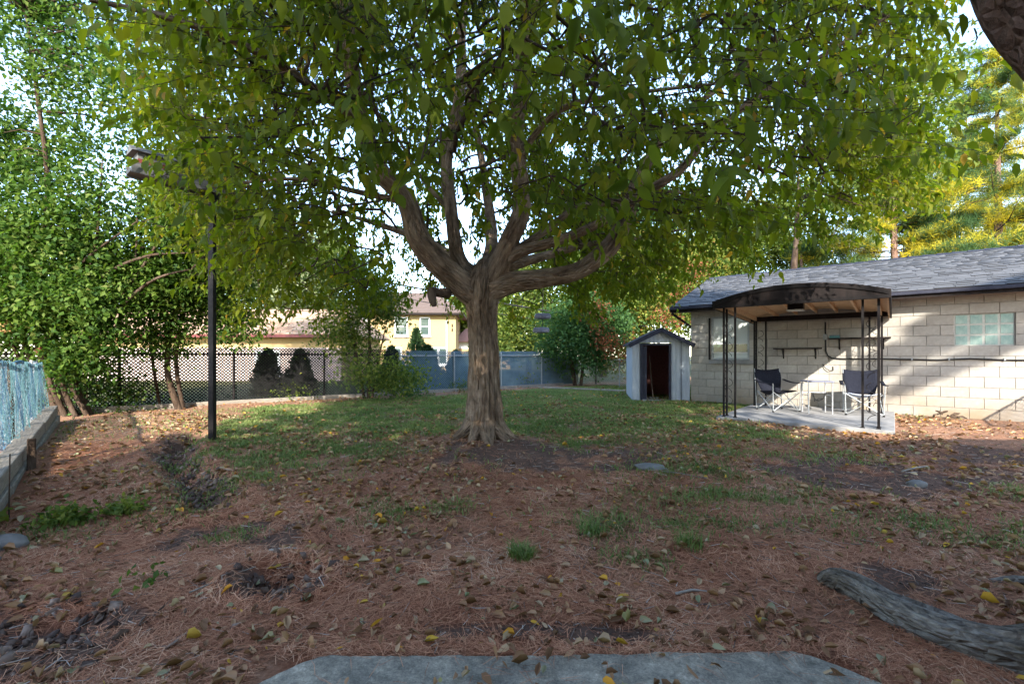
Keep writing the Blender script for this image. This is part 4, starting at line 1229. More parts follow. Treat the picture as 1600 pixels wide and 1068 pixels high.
# twigs joined up to the limbs
def connect(centres, dirs, skel_pts, twig):
    nodes = [tuple(p) for p in skel_pts]; par = [-1] * len(nodes); depth_n = len(nodes)
    arr = np.array(nodes)
    from mathutils import kdtree
    order = np.argsort(np.min(np.linalg.norm(centres[:, None, :] - skel_pts[None, ::4, :], axis=2), axis=1))
    P_ = np.empty((len(nodes) + 3 * len(centres), 3)); P_[:len(nodes)] = arr
    n = len(nodes)
    par = np.full(len(P_), -1)
    for ci in order:
        c = centres[ci] - dirs[ci] * .5 * twig
        d2 = ((P_[:n] - c) ** 2).sum(1)
        # prefer nodes nearer the middle of the tree
        j = int(np.argmin(d2))
        a = P_[j]
        mid = (a + c) / 2 + np.array([0, 0, .06 * math.sqrt(d2[j])])
        P_[n] = mid; par[n] = j
        P_[n + 1] = c; par[n + 1] = n
        P_[n + 2] = centres[ci] + dirs[ci] * .5 * twig - np.array([0, 0, .28 * twig]); par[n + 2] = n + 1
        n += 3
    cnt = np.ones(n)
    for i in range(n - 1, depth_n - 1, -1):
        if par[i] >= 0: cnt[par[i]] += cnt[i]
    idx = np.arange(depth_n, n)
    a = P_[par[idx]]; b = P_[idx]
    rb = .0019 * np.sqrt(cnt[idx]) ; ra = np.minimum(.0019 * np.sqrt(cnt[par[idx]]), rb * 1.5)
    rb = np.minimum(rb, .03); ra = np.minimum(ra, .035)
    t = nrmz(b - a + 1e-6)
    u = nrmz(np.cross(t, np.array([[.3, .2, 1.]]))); v = np.cross(t, u)
    ring = []
    for k in range(4):
        an = k * PI / 2
        o = u * math.cos(an) + v * math.sin(an)
        ring.append(a + o * ra[:, None])
    for k in range(4):
        an = k * PI / 2
        o = u * math.cos(an) + v * math.sin(an)
        ring.append(b + o * rb[:, None])
    V = np.stack(ring, 1).reshape(-1, 3)
    base = (np.arange(len(idx)) * 8)[:, None]
    F = np.concatenate([base + np.array([[k, (k + 1) % 4, 4 + (k + 1) % 4, 4 + k]]) for k in range(4)])
    return V, F
TV, TF = connect(cen, dirs, skel, .62)
np_obj('twigs', loc_np(TV, M0), TF, M['bark_dark'], main, kind='stuff')

def leafy_tree(name, label, cat, base, stems, blobs, nleaf, size, mat, seed, bark='bark_dark', group=None, tmpl=T_B, wr=.7, clump=.28, per=14, limbs_n=14, droop=.3):
    """stems: list of (points, radii); blobs: list of (centre, radii, weight)"""
    r = np.random.default_rng(seed)
    base = Vector((base[0], base[1], gz(base[0], base[1]) if len(base) < 3 else base[2]))
    t = thing(name, label, cat, base, 0, group)
    sk = []
    for i, (pts, rad) in enumerate(stems):
        V_, F_, c_, _ = organic_tube((pts, rad), 10, .12, seed + i, 3, .08)
        np_obj('trunk' if cat == 'tree' else 'stem', loc_np(V_, base), F_, M[bark], t, smooth=True)
        sk.append(c_)
    sk = np.concatenate(sk)
    wts = np.array([b[2] for b in blobs], float); wts /= wts.sum()
    nleaf = int(nleaf * 2.6); size = size * 1.12
    nc = max(4, nleaf // per)
    which = r.choice(len(blobs), nc, p=wts)
    cc = np.array([b[0] for b in blobs])[which]; rr = np.array([b[1] for b in blobs])[which]
    dd = rand_dirs(nc, r) * (r.random(nc) ** .42)[:, None]
    c = cc + dd * rr
    keep = fbm(c[:, 0] * 1.3 + c[:, 2], c[:, 1] * 1.3 - c[:, 2] * .8, seed) > (.43 if name == 'corner_tree' else .40)
    c = c[keep]
    c[:, 2] = np.maximum(c[:, 2], base.z + .05)
    nc = len(c)
    pos = (c[:, None, :] + r.normal(size=(nc, per, 3)) * clump * np.array([1, 1, .75])).reshape(-1, 3)
    pos[:, 2] = np.maximum(pos[:, 2], base.z + .04)
    N = len(pos)
    cd_ = np.repeat(rand_dirs(nc, r), per, 0)
    f = rand_dirs(N, r) * .8 + cd_ * .5 + np.array([0, 0, -droop]); up = np.array([0, -.15, .75]) + cd_ * .6 + rand_dirs(N, r) * .55
    s = size * r.uniform(.6, 1.3, N)
    tone = np.clip(np.repeat(r.random(nc), per) * .75 + r.random(N) * .28, 0, 1)
    V, F, k = leaf_verts(pos, f, up, s, wr, tmpl)
    np_obj('crown' if cat == 'tree' else 'foliage', loc_np(V, base), F, M[mat], t, kind='stuff', rnd=np.repeat(tone, k))
    # branches out to some clumps
    mb = MB()
    for q in c[:limbs_n]:
        j = np.argmin(((sk - q) ** 2).sum(1) + .4 * np.maximum(0, sk[:, 2] - q[2]) ** 2)
        a = sk[j]; m1 = a * .55 + q * .45 + np.array([0, 0, .12 * np.linalg.norm(q - a)])
        L = np.linalg.norm(q - a)
        mb.tube([a - np.array(tuple(base)), m1 - np.array(tuple(base)), q - np.array(tuple(base))], [.010 + .010 * L, .007 + .006 * L, .004], 5)
    if limbs_n: mb.build('branches', M[bark], t, smooth=True, kind='stuff')
    return t

def pv(px, py, d): return tuple(P(px, py, d))
# multi-stemmed tree in the left corner, leaning into the yard
leafy_tree('corner_tree', 'leaning multi-stemmed tree with small leaves in the netted fence corner', 'tree', (-8.9, 9.3),
    [([(-8.9, 9.3, .2), pv(75, 560, 9.2), pv(110, 500, 9.1), pv(165, 430, 9.0), pv(230, 400, 8.8), pv(300, 395, 8.7)], [.046, .042, .038, .032, .024, .01]),
     ([(-8.95, 9.4, .2), pv(95, 590, 9.4), pv(140, 520, 9.3), pv(200, 450, 9.2), pv(260, 350, 9.2), pv(290, 230, 9.2)], [.044, .04, .036, .032, .026, .012]),
     ([(-9.1, 9.3, .2), pv(60, 540, 9.2), pv(60, 430, 9.2), pv(75, 300, 9.1), pv(60, 160, 9.0), pv(40, 20, 9.0)], [.055, .052, .046, .04, .034, .02]),
     ([(-8.7, 9.35, .2), pv(110, 580, 9.2), pv(170, 500, 9.1), pv(235, 440, 9.0), pv(300, 420, 9.0)], [.045, .04, .034, .026, .01]),
     ([(-8.8, 9.2, .2), pv(92, 570, 9.1), pv(125, 470, 9.0), pv(150, 380, 9.0), pv(160, 250, 9.0)], [.045, .04, .035, .028, .01]),
     ([(-9.0, 9.2, .2), pv(70, 560, 9.0), pv(95, 450, 8.9), pv(140, 400, 8.8), pv(215, 345, 8.7)], [.05, .042, .034, .026, .01]),
     ([(-8.75, 9.5, .2), pv(120, 575, 9.4), pv(185, 470, 9.4), pv(210, 420, 9.3), pv(215, 300, 9.3)], [.04, .036, .03, .022, .01]),
     ([(-9.2, 9.3, .2), pv(40, 540, 9.3), pv(10, 430, 9.3), pv(-30, 300, 9.3), pv(-60, 100, 9.2)], [.06, .055, .05, .04, .02])],
    [(pv(60, 150, 9.5), (1.9, 1.3, 2.0), 1.5), (pv(170, 330, 9.3), (2.1, 1.2, 1.3), 1.4), (pv(60, 420, 9.0), (1.4, .9, 1.2), 1.0), (pv(250, 200, 9.8), (1.8, 1.4, 1.8), 1.2), (pv(-40, 300, 9.2), (1.4, 1.2, 2.6), .9), (pv(60, -60, 9.6), (2.4, 1.8, 1.6), 1.0), (pv(330, 330, 9.9), (1.2, 1.0, 1.3), .9), (pv(110, 470, 8.9), (1.3, .7, .6), .7), (pv(30, 500, 8.9), (.8, .6, .5), .4), (pv(120, 560, 9.0), (.55, .35, .4), .22), (pv(165, 510, 9.1), (.6, .4, .4), .25), (pv(190, 440, 9.6), (1.4, .7, .7), .9)],
    43000, .098, 'leaf_left', 31, limbs_n=220, clump=.22, per=18)
leafy_tree('back_tree', 'sunlit olive-leaved tree rising behind the garage between crown and pines', 'tree', (10.7, 17.3, .2),
    [([(10.7, 17.3, .2), (10.6, 17.3, 3), (10.8, 17.3, 6), (10.9, 17.3, 8.6)], [.16, .13, .09, .03])],
    [(pv(1370, 220, 15.5), (1.2, 1.0, 1.3), 1.1), (pv(1440, 170, 15.8), (1.3, 1.0, 1.2), 1.1), (pv(1420, 260, 15.5), (1.2, 1., .9), .9), (pv(1330, 290, 16), (1.1, .9, 1.0), .7), (pv(1470, 110, 16), (.8, .8, .7), .5)],
    5200, .14, 'leaf_light', 37, tmpl=T_C, clump=.32, limbs_n=40)
leafy_tree('fence_tree', 'slim dark-stemmed tree growing against the lattice fence behind the black post', 'tree', (-7.55, 10.35),
    [([(-7.55, 10.35, .2), pv(262, 580, 10.3), pv(268, 500, 10.3), pv(280, 430, 10.3), pv(290, 330, 10.3)], [.075, .06, .05, .04, .015]),
     ([(-7.5, 10.4, .2), pv(275, 560, 10.4), pv(290, 480, 10.4), pv(320, 400, 10.3)], [.05, .04, .03, .012]),
     ([(-8.1, 10.5, .2), pv(238, 560, 10.5), pv(232, 470, 10.5), pv(215, 400, 10.5)], [.03, .03, .025, .01])],
    [(pv(285, 440, 10.5), (1.0, .8, 1.0), 1.2), (pv(345, 430, 10.8), (1.0, .8, 1.1), 1.3), (pv(370, 500, 10.9), (.65, .6, .5), .6), (pv(250, 520, 10.2), (.5, .4, .5), .35), (pv(215, 450, 10.5), (.6, .6, .6), .5), (pv(290, 340, 10.6), (1.2, 1., 1.0), 1.0), (pv(390, 360, 11.), (.9, .9, 1.0), .8)],
    13000, .085, 'leaf_left', 41, limbs_n=40)
leafy_tree('fence_shrub', 'tall bushy shrub with yellowing lower leaves against the lattice fence', 'shrub', (-4.05, 12.85),
    [([(-4.05, 12.85, .25), pv(578, 560, 12.9), pv(575, 480, 12.9), pv(565, 400, 12.9)], [.06, .045, .035, .012]),
     ([(-4.15, 12.8, .25), pv(560, 570, 12.8), pv(545, 500, 12.8), pv(530, 430, 12.8)], [.04, .035, .025, .01]),
     ([(-3.95, 12.8, .25), pv(590, 570, 12.8), pv(605, 500, 12.8)], [.04, .03, .01])],
    [(pv(560, 440, 13), (1.0, .8, 1.0), 1.4), (pv(550, 520, 12.9), (.95, .7, .75), 1.1), (pv(590, 585, 12.6), (.9, .6, .45), .9), (pv(520, 410, 13.), (.7, .6, .5), .5), (pv(625, 590, 12.4), (.5, .4, .35), .5), (pv(590, 480, 12.9), (.6, .6, .6), .6)],
    10500, .085, 'leaf_light', 51, limbs_n=34)
# undergrowth along the left end of the lattice fence
for i, (px, d, h, lab, mt) in enumerate(((135, 9.75, .9, 'low green shrub at the lattice fence beside the leaning stems', 'leaf_dark'), (195, 10.1, .75, 'low leafy sapling between the fence stems', 'leaf_left'), (455, 12.55, .22, 'small weed with pale leaves under the two cedars', 'leaf_light'), (640, 13.7, .35, 'ground-hugging leafy weed beside the tall shrub', 'leaf_dark'), (722, 15.8, .25, 'small pale weed at the foot of the blue lattice', 'leaf_light'), (820, 17.6, .5, 'green climber spilling over the blue lattice right of the trunk', 'leaf_light'))):
    x = (px - 800) / FPX * d
    leafy_tree('weed_shrub', lab, 'shrub', (x, d), [([(x, d, .2), (x + .03, d, .27 + h * .8)], [.014, .006])], [((x, d, .27 + h * .55), (.28 + .1 * h, .2, h * .5), 1)], int(160 + 300 * h), .07, mt, 200 + i, limbs_n=4)
for (x, y, rx, h_, n_, lab) in ((-3.66, 3.72, .17, .05, 130, 'low bright green weed patch beside the grey stones'), (-3.35, 3.95, .16, .05, 90, 'small green weed in the litter past the bright weed patch'), (-4.18, 3.78, .10, .55, 40, 'broad-leaved green weed standing against the retaining timbers'), (-2.33, 2.88, .05, .03, 8, 'single broad green weed in the needles')):
    leafy_tree('weed_patch', lab, 'weed', (x, y), [([(x, y, gz(x, y) - .01), (x + .01, y, gz(x, y) + h_)], [.006, .003])], [((x, y, gz(x, y) + h_ * .6), (rx, rx * .7, h_ * .6), 1)], n_, .05 if h_ < .1 else .09, 'leaf_light', 230 + int(abs(x) * 10), limbs_n=0, clump=.06, per=6)
# ivy mound and bushes at the far corner
leafy_tree('corner_bush', 'dark green bush with red creeper tips at the corner of the two fences', 'shrub', (2.55, 18.4),
    [([(2.55, 18.4, .25), (2.4, 18.4, 1.2), (2.2, 18.4, 2.2)], [.09, .07, .02]), ([(2.75, 18.2, .25), (2.9, 18.2, 1.4), (3.2, 18.2, 2.4)], [.07, .05, .02])],
    [(pv(890, 520, 18.4), (1.5, 1., 1.1), 1.5), (pv(935, 500, 18.4), (1.4, 1., 1.3), 1.3), (pv(905, 560, 18.2), (1.2, .8, .7), .9), (pv(870, 545, 18.3), (.8, .6, .5), .5)],
    13000, .11, 'leaf_dark', 61, limbs_n=24)
leafy_tree('red_creeper', 'red creeper climbing up the green trees behind the fence corner', 'creeper', (3.5, 19.0),
    [([(3.5, 19.0, .3), (3.5, 19.0, 2.0), (3.4, 19.0, 4.0)], [.03, .025, .01])],
    [(pv(935, 490, 17.2), (.25, .2, .65), 1), (pv(950, 535, 17.2), (.3, .2, .4), .6), (pv(985, 545, 17.3), (.4, .3, .5), .6), (pv(1062, 450, 17.6), (.4, .3, .5), .7), (pv(1045, 490, 17.5), (.35, .3, .45), .5), (pv(1088, 420, 17.6), (.3, .3, .3), .3)], 620, .11, 'leaf_red', 63, limbs_n=6)
# make that creeper red
leafy_tree('autumn_tree', 'green and orange autumn tree standing behind the metal shed', 'tree', (6.1, 20.5),
    [([(6.1, 20.5, .25), (6.0, 20.5, 2.0), (5.8, 20.5, 4.5), (5.7, 20.5, 6.5)], [.16, .13, .09, .03])],
    [(pv(1000, 490, 20.0), (1.5, 1.2, 1.4), 1.2), (pv(1060, 440, 20.5), (1.6, 1.3, 1.5), 1.3), (pv(1020, 410, 21.), (1.8, 1.3, 1.4), 1.2), (pv(975, 560, 19.5), (1.0, .8, .8), .7), (pv(1100, 400, 21.), (1.5, 1.2, 1.2), .8)],
    20000, .12, 'leaf_autumn', 71, tmpl=T_C, clump=.34, limbs_n=30)
leafy_tree('back_tree', 'broad light green tree beyond the blue lattice fence', 'tree', (.9, 24.0, .2),
    [([(.9, 24, .2), (.9, 24, 2.2), (1.2, 24, 4.5), (1.4, 24, 7)], [.17, .14, .1, .03]), ([(.95, 24, 1.8), (1.7, 24, 3.2), (2.4, 24, 5)], [.1, .07, .03])],
    [(pv(820, 500, 24), (1.9, 1.5, 1.3), 1.2), (pv(800, 440, 24.5), (2.2, 1.5, 1.6), 1.2), (pv(880, 430, 24), (2.2, 1.5, 1.8), 1.3), (pv(790, 540, 23.5), (1.3, 1.0, .7), .6), (pv(860, 520, 23.5), (1.6, 1.2, 1.0), .8)],
    20000, .15, 'leaf_light', 81, tmpl=T_C, clump=.38, limbs_n=30)
leafy_tree('back_tree', 'tall dense green tree rising behind the fence corner', 'tree', (5.2, 26, .2),
    [([(5.2, 26, .2), (5.1, 26, 3), (4.9, 26, 7), (5, 26, 10)], [.24, .2, .14, .04])],
    [(pv(950, 400, 26), (2.6, 1.8, 2.2), 1.3), (pv(1000, 330, 26.5), (3.0, 2., 2.5), 1.3), (pv(920, 300, 27), (2.6, 2., 2.4), 1.0), (pv(960, 470, 25), (2.2, 1.4, 1.4), .9)],
    20000, .16, 'leaf_dark', 91, tmpl=T_C, clump=.42, limbs_n=30)
leafy_tree('back_tree', 'yellow-green tree showing above the garage ridge', 'tree', (11.0, 25, .2),
    [([(11.0, 25, .2), (11, 25, 3), (10.8, 25, 6.5), (10.9, 25, 9)], [.2, .17, .12, .03])],
    [(pv(1130, 400, 24), (1.9, 1.5, 1.4), 1.1), (pv(1190, 370, 24.5), (2.2, 1.6, 1.7), 1.2), (pv(1250, 390, 24.), (2.0, 1.4, 1.3), 1.0), (pv(1120, 340, 26), (2.2, 1.6, 1.6), .8), (pv(1240, 320, 26), (2., 1.6, 1.6), .7)],
    22000, .14, 'leaf_light', 101, tmpl=T_C, clump=.38, limbs_n=34)
leafy_tree('back_tree', 'grey-green tree far behind the low tan-roofed house', 'tree', (-17.5, 40, .2),
    [([(-17.5, 40, .2), (-17.5, 40, 5), (-17, 40, 10)], [.3, .25, .05])],
    [(pv(450, 440, 40), (4.2, 3, 3.0), 1.2), (pv(500, 400, 41), (4.0, 3, 3.4), 1.0), (pv(400, 400, 42), (4.5, 3, 3.4), 1.0), (pv(340, 440, 41), (4, 3, 3), .8)],
    12000, .30, 'leaf_grey', 111, tmpl=T_C, clump=.7, limbs_n=20)
leafy_tree('back_tree', 'bright yellow-green tree to the side of the yellow house', 'tree', (-3.6, 44, .2),
    [([(-3.6, 44, .2), (-3.6, 44, 4), (-3.5, 44, 8)], [.3, .22, .05])],
    [(pv(728, 510, 44), (2.6, 2, 2.0), 1), (pv(735, 480, 44), (2.4, 2, 1.8), 1), (pv(775, 500, 45), (2.6, 2, 2.4), 1)],
    5000, .32, 'leaf_light', 113, tmpl=T_C, clump=.6, limbs_n=10)
# far tree line either side
for i, (x, y, h, lab) in enumerate(((-34, 46, 11, 'large rounded tree beyond the houses, behind the corner tree'), (-24, 52, 12, 'tall rounded tree between the far rooftops'), (9, 48, 12, 'far green tree seen low between the trunk and the corner bush'), (20, 44, 12, 'far green tree standing behind the garage roof'))):
    leafy_tree('far_tree', lab, 'tree', (x, y, .2), [([(x, y, .2), (x, y, h * .4), (x, y, h * .85)], [.35, .28, .06])],
               [((x, y, h * .62), (4.5, 3, h * .30), 1), ((x - 2.5, y, h * .45), (3, 2.5, h * .22), .6), ((x + 2.6, y, h * .48), (3, 2.5, h * .24), .6)], 6000, .34, 'leaf_light' if i % 2 else 'leaf_left', 120 + i, tmpl=T_C, clump=.75, limbs_n=8)

# unseen tall trees added behind the house to shade the crown and the lawn
for i, (x, y, h, lab) in enumerate(((-2.4, -10.5, 19.5, 'unseen dense tree added for shade behind the house, on the side of the black post'), (1.9, -10.5, 19.0, 'unseen dense tree added for shade behind the house, on the garage side'))):
    leafy_tree('added_shade_tree', lab, 'tree', (x, y, .0), [([(x, y, 0), (x, y, h * .5), (x, y, h * .92)], [.35, .26, .06])],
               [((x, y, h * .60), (3.0, 2.6, h * .17), 1), ((x, y, h * .80), (2.5, 2.4, h * .14), .8), ((x - .5, y, h * .42), (2.6, 2.4, h * .1), .5)], 2900, .34, 'leaf_dark', 140 + i, tmpl=T_C, clump=.55, limbs_n=20)
# conifers
def needle_tufts(c, r, size, per=16, tone=None, upward=.5, width=.05):
    n = len(c)
    f = rand_dirs(n * per, r) + np.array([0, 0, upward])
    pos = np.repeat(c, per, 0) + r.normal(size=(n * per, 3)) * size * .25
    s = size * r.uniform(.6, 1.2, n * per)
    fN, sN, nN = frames(f, rand_dirs(n * per, r))
    V = np.stack([pos - sN * (s * width)[:, None], pos + sN * (s * width)[:, None], pos + fN * s[:, None]], 1).reshape(-1, 3)
    F = np.arange(len(V)).reshape(-1, 3)
    return V, F, np.repeat(np.repeat(tone, per), 3)
def pine(label, x, y, h, first, spread, seed, ntuft, name='pine_tree', size=.34, dens_top=1.0):
    r = np.random.default_rng(seed)
    z0 = .2
    t = thing(name, label, 'tree', (x, y, z0))
    V_, F_, _, _ = organic_tube(([(x, y, z0 - .1), (x + .05, y, z0 + h * .4), (x - .05, y, z0 + h)], [.22, .17, .03]), 12, .1, seed)
    np_obj('trunk', loc_np(V_, t.location), F_, M['bark_pine'], t, smooth=True)
    cs, tn = [], []
    mb = MB()
    nb = int((h - first) / .42)
    for i in range(nb * 4):
        u = r.random() ** .9
        z = first + (h - first) * u
        L = spread * (1 - .80 * u) * r.uniform(.6, 1.1)
        a = r.uniform(0, 2 * PI)
        dv = np.array([math.cos(a), math.sin(a), r.uniform(-.02, .22)])
        org = np.array([0, 0, z])
        tip = org + dv * L + np.array([0, 0, .06 * L])
        midp = org + dv * L * .5 - np.array([0, 0, .06 * L])
        mb.tube([org, midp, tip], [.035, .022, .008], 5)
        m_ = int(max(5, ntuft / (nb * 4) * (L / spread) * 1.9))
        ts = r.uniform(.25, 1.02, m_)
        q = org[None] + (tip - org)[None] * ts[:, None] + r.normal(size=(m_, 3)) * np.array([.40, .40, .055]) * (.3 + .5 * ts)[:, None] * L * .45
        cs.append(q); yel = np.clip(.69 - .55 * ts + r.normal(size=m_) * .22 + r.normal() * .22, 0, 1); tn.append(yel)
    cs = np.concatenate(cs); tn = np.concatenate(tn)
    V, F, rn = needle_tufts(cs, r, size * 1.05, 26, tn, .4, .034)
    np_obj('crown', V, F, M['needle_yellow'], t, kind='stuff', rnd=rn)
    mb.build('boughs', M['bark_dark'], t, smooth=True, kind='stuff')
pine('yellowing pine behind the garage with its trunk bare near the ridge', 17.6, 21.0, 11.5, 3.8, 4.0, 301, 2600)
pine('tall yellowing pine at the far end of the garage roof', 24.0, 22.5, 16.5, 5.0, 5.0, 302, 3800)
pine('lower yellow pine bough tree peeking over the middle of the garage ridge', 14.0, 22.0, 6.8, 2.6, 2.6, 303, 1500)
pine('green-topped pine far behind the yellowing ones', 30, 30.0, 17, 5, 5.0, 304, 3500)

# old pine beside the photographer: leaning trunk at the top corner, boughs overhead
op = thing('leaning_pine', 'thick rough pine trunk leaning across the top corner of the view', 'tree', (3.35, 1.9, 0.05))
V_, F_, _, _ = organic_tube(([(3.6, 1.85, -.1), (3.45, 1.9, 1.0), (3.12, 2.0, 2.2), (2.80, 2.1, 3.0), (2.30, 2.05, 3.9), (1.7, 1.4, 5.2), (1.4, .2, 7.5), (1.2, -1.2, 11), (1.1, -1.8, 14)], [.42, .36, .32, .30, .28, .26, .22, .15, .05]), 40, .10, 401, 3, .16)
np_obj('trunk', loc_np(V_, op.location), F_, M['bark_pine'], op, smooth=True)
r = np.random.default_rng(402)
cs = []
mb = MB(); org0 = np.array(tuple(op.location))
def bough(a, b, n, w):
    a = np.array(a, float); b = np.array(b, float)
    mb.tube([a - org0, (a + b) / 2 + np.array([0, 0, .2]) - org0, b - org0], [.06, .04, .012], 6)
    t = r.uniform(.2, 1.03, n)
    q = a + (b - a) * t[:, None] + np.array([0, 0, .2]) * (4 * t * (1 - t))[:, None] + r.normal(size=(n, 3)) * np.array([w, w, w * .45]) * (.4 + .8 * t)[:, None]
    cs.append(q)
for k in range(30):
    z = r.uniform(6.0, 14.5); u = (z - 6) / 8.5
    c0 = np.array([1.45 - .35 * u, .7 - 2.3 * u, z])
    a = r.uniform(0, 2 * PI); L = (4.6 - 2.6 * u) * r.uniform(.6, 1.1)
    tip = c0 + np.array([math.cos(a) * L - .2, math.sin(a) * L * .9 - .4, r.uniform(-.4, .6)])
    bough(c0, tip, 46, .55)
bough((1.7, 1.4, 5.2), (-1.0, 2.75, 3.75), 90, .30)
bough((1.6, 1.2, 5.4), (-.3, 3.0, 4.05), 70, .28)
cs = np.concatenate(cs)
V, F, rn = needle_tufts(cs, r, .20, 40, r.random(len(cs)), .0, .014)
np_obj('crown', V - org0, F, M['needle_dark'], op, kind='stuff', rnd=rn)
mb.build('boughs', M['bark_dark'], op, smooth=True, kind='stuff')
npn = thing('side_pine', 'pine at the side of the yard whose boughs shade the sunlit garage wall', 'tree', (11.2, -2.0, 0))
V_, F_, _, _ = organic_tube(([(11.2, -2, -.1), (11.15, -2, 5), (11.2, -2, 12)], [.24, .19, .04]), 14, .1, 420)
np_obj('trunk', loc_np(V_, npn.location), F_, M['bark_pine'], npn, smooth=True)
mb2 = MB(); cs2 = []; o2_ = np.array(tuple(npn.location))
for (a, b_, n_, w_) in (((11.2, -2, 8.75), (7.55, -1.0, 7.35), 420, .13), ((11.2, -2, 9.2), (8.1, -1.1, 7.95), 170, .06), ((11.2, -2, 8.3), (7.9, -1.3, 6.95), 200, .07), ((11.2, -2, 9.6), (12.5, -4.5, 9.8), 60, .3), ((11.2, -2, 10.5), (13, -1, 10.8), 60, .3)):
    a = np.array(a, float); b_ = np.array(b_, float)
    mb2.tube([a - o2_, (a + b_) / 2 - o2_, b_ - o2_], [.06, .045, .015], 6)
    t = r.uniform(.55, 1.03, n_)
    cs2.append(a + (b_ - a) * t[:, None] + r.normal(size=(n_, 3)) * np.array([w_, w_, w_ * .8]))
cs2 = np.concatenate(cs2)
V, F, rn = needle_tufts(cs2, r, .20, 40, r.random(len(cs2)), .0, .022)
np_obj('crown', V - o2_, F, M['needle_dark'], npn, kind='stuff', rnd=rn)
mb2.build('boughs', M['bark_dark'], npn, smooth=True, kind='stuff')
# surface root of that pine, bottom corner
rt = [(1.98, 2.90, .0), (2.02, 2.84, .10), (2.07, 2.70, .12), (2.12, 2.52, .10), (2.22, 2.33, .10), (2.42, 2.18, .11), (2.75, 2.05, .16), (3.3, 1.9, .22)]
rt = [(x, y, gz(x, y) + z * .55) for x, y, z in rt]
V_, F_, _, _ = organic_tube((rt, [.046, .062, .066, .072, .082, .10, .14, .21]), 56, .16, 410, 6, .26)
np_obj('surface_root', loc_np(V_, op.location), F_, M['root'], op, smooth=True, kind=None)
rt = [(3.05, 2.9, .0), (3.2, 2.85, .05), (3.32, 2.72, .05), (3.42, 2.55, .0)]
V_, F_, _, _ = organic_tube(([(x, y, gz(x, y) + z * .4) for x, y, z in rt], [.015, .03, .032, .02]), 14, .15, 411)
np_obj('surface_root', loc_np(V_, op.location), F_, M['root'], op, smooth=True)

# cedars behind the lattice
def cedar(px, d, h, w, label, seed):
    r = np.random.default_rng(seed)
    x = (px - 800) / FPX * d
    t = thing('cedar', label, 'tree', (x, d, .22), 0, 'narrow cedars behind the lattice fence')
    V_, F_, _, _ = organic_tube(([(x, d, .2), (x, d, h * .6), (x, d, h * .95)], [.05, .035, .01]), 8, .1, seed)
    np_obj('trunk', loc_np(V_, t.location), F_, M['bark_dark'], t, smooth=True)
    n = 2600
    z = r.random(n) ** 1.15; a = r.uniform(0, 2 * PI, n)
    rad = w * (1 - z ** 1.6) ** .8 * np.sqrt(r.random(n)) * (1 + .30 * np.sin(3 * a + z * 7 + seed)) * (.75 + .5 * fbm(a * 2, z * 6, seed))
    pos = np.stack([x + rad * np.cos(a), d + rad * np.sin(a), .25 + z * h], 1)
    f = rand_dirs(n, r) * .5 + np.array([0, 0, .8]); f[:, 0] += np.cos(a) * .5; f[:, 1] += np.sin(a) * .5
    V, F, k = leaf_verts(pos, f, rand_dirs(n, r), .17 * r.uniform(.6, 1.2, n), .5, T_C)
    np_obj('crown', loc_np(V, t.location), F, M['cedar'], t, kind='stuff', rnd=np.repeat(r.random(n), k))
cedar(419, 13.9, 1.35, .42, 'narrow dark cedar behind the lattice under the tan roof, nearer the post', 501)
cedar(469, 14.6, 1.35, .42, 'narrow dark cedar behind the lattice under the tan roof, nearer the shrub', 502)
cedar(668, 17.0, 1.55, .6, 'dark cedar behind the blue lattice with a tip under the house window', 503)
cedar(651, 18.2, 2.25, .5, 'taller cedar whose tip rises above the lattice at the yellow house', 504)
cedar(712, 17.6, 1.35, .5, 'dark cedar behind the blue lattice close beside the big trunk', 505)
cedar(612, 17.0, 1.5, .5, 'dark cedar behind the lattice half hidden by the tall shrub', 506)

# ------------------------------------------------------------------ houses beyond the fence
def window_on(par, x, z, w_, h_, y, sill=True):
    f = MB().bb((x - w_ / 2 - .1, y - .06, z - .1), (x - w_ / 2, y - .002, z + h_ + .1)).bb((x + w_ / 2, y - .06, z - .1), (x + w_ / 2 + .1, y - .002, z + h_ + .1)).bb((x - w_ / 2, y - .06, z + h_), (x + w_ / 2, y - .002, z + h_ + .1)).bb((x - w_ / 2, y - .06, z - .1), (x + w_ / 2, y - .002, z)).build('window', M['white'], par)
    MB().bb((x - w_ / 2, y - .03, z), (x + w_ / 2, y - .004, z + h_ / 2 - .03)).build('pane', M['pane'], f)
    MB().bb((x - w_ / 2, y - .03, z + h_ / 2 + .03), (x + w_ / 2, y - .004, z + h_)).build('pane', M['pane'], f)
    MB().bb((x - w_ / 2, y - .04, z + h_ / 2 - .03), (x + w_ / 2, y - .004, z + h_ / 2 + .03)).build('sash_rail', M['white'], f)
    if sill: MB().bb((x - w_ / 2 - .18, y - .14, z - .22), (x + w_ / 2 + .18, y - .002, z - .101)).build('window_sill', M['white'], f)
D = 36.0
yh = thing('yellow_house', 'two-storey yellow rendered house with a brown hipped roof', 'house', ((592 - 800) / FPX * D, D, .1), math.radians(3))
W_ = 6.6; EH = 4.75
MB().bb((-3.0, 0, 0), (W_ - .55, 7, EH)).build('wall', M['yellow_wall'], yh)
rf = MB()
x0, x1, y0, y1 = -3.5, W_ + .1, -.55, 7.5
rf.add([(x0, y0, EH), (x1, y0, EH), (x1, y1, EH), (x0, y1, EH), (x0 + 2.8, 3.5, EH + 2.1), (x1 - 2.6, 3.5, EH + 2.1), (x0, y0, EH - .14), (x1, y0, EH - .14), (x1, y1, EH - .14), (x0, y1, EH - .14)],
       [(0, 1, 5, 4), (1, 2, 5), (2, 3, 4, 5), (3, 0, 4), (0, 6, 7, 1), (1, 7, 8, 2), (2, 8, 9, 3), (3, 9, 6, 0), (6, 9, 8, 7)])
rfo = rf.build('roof', M['roof_brown'], yh)
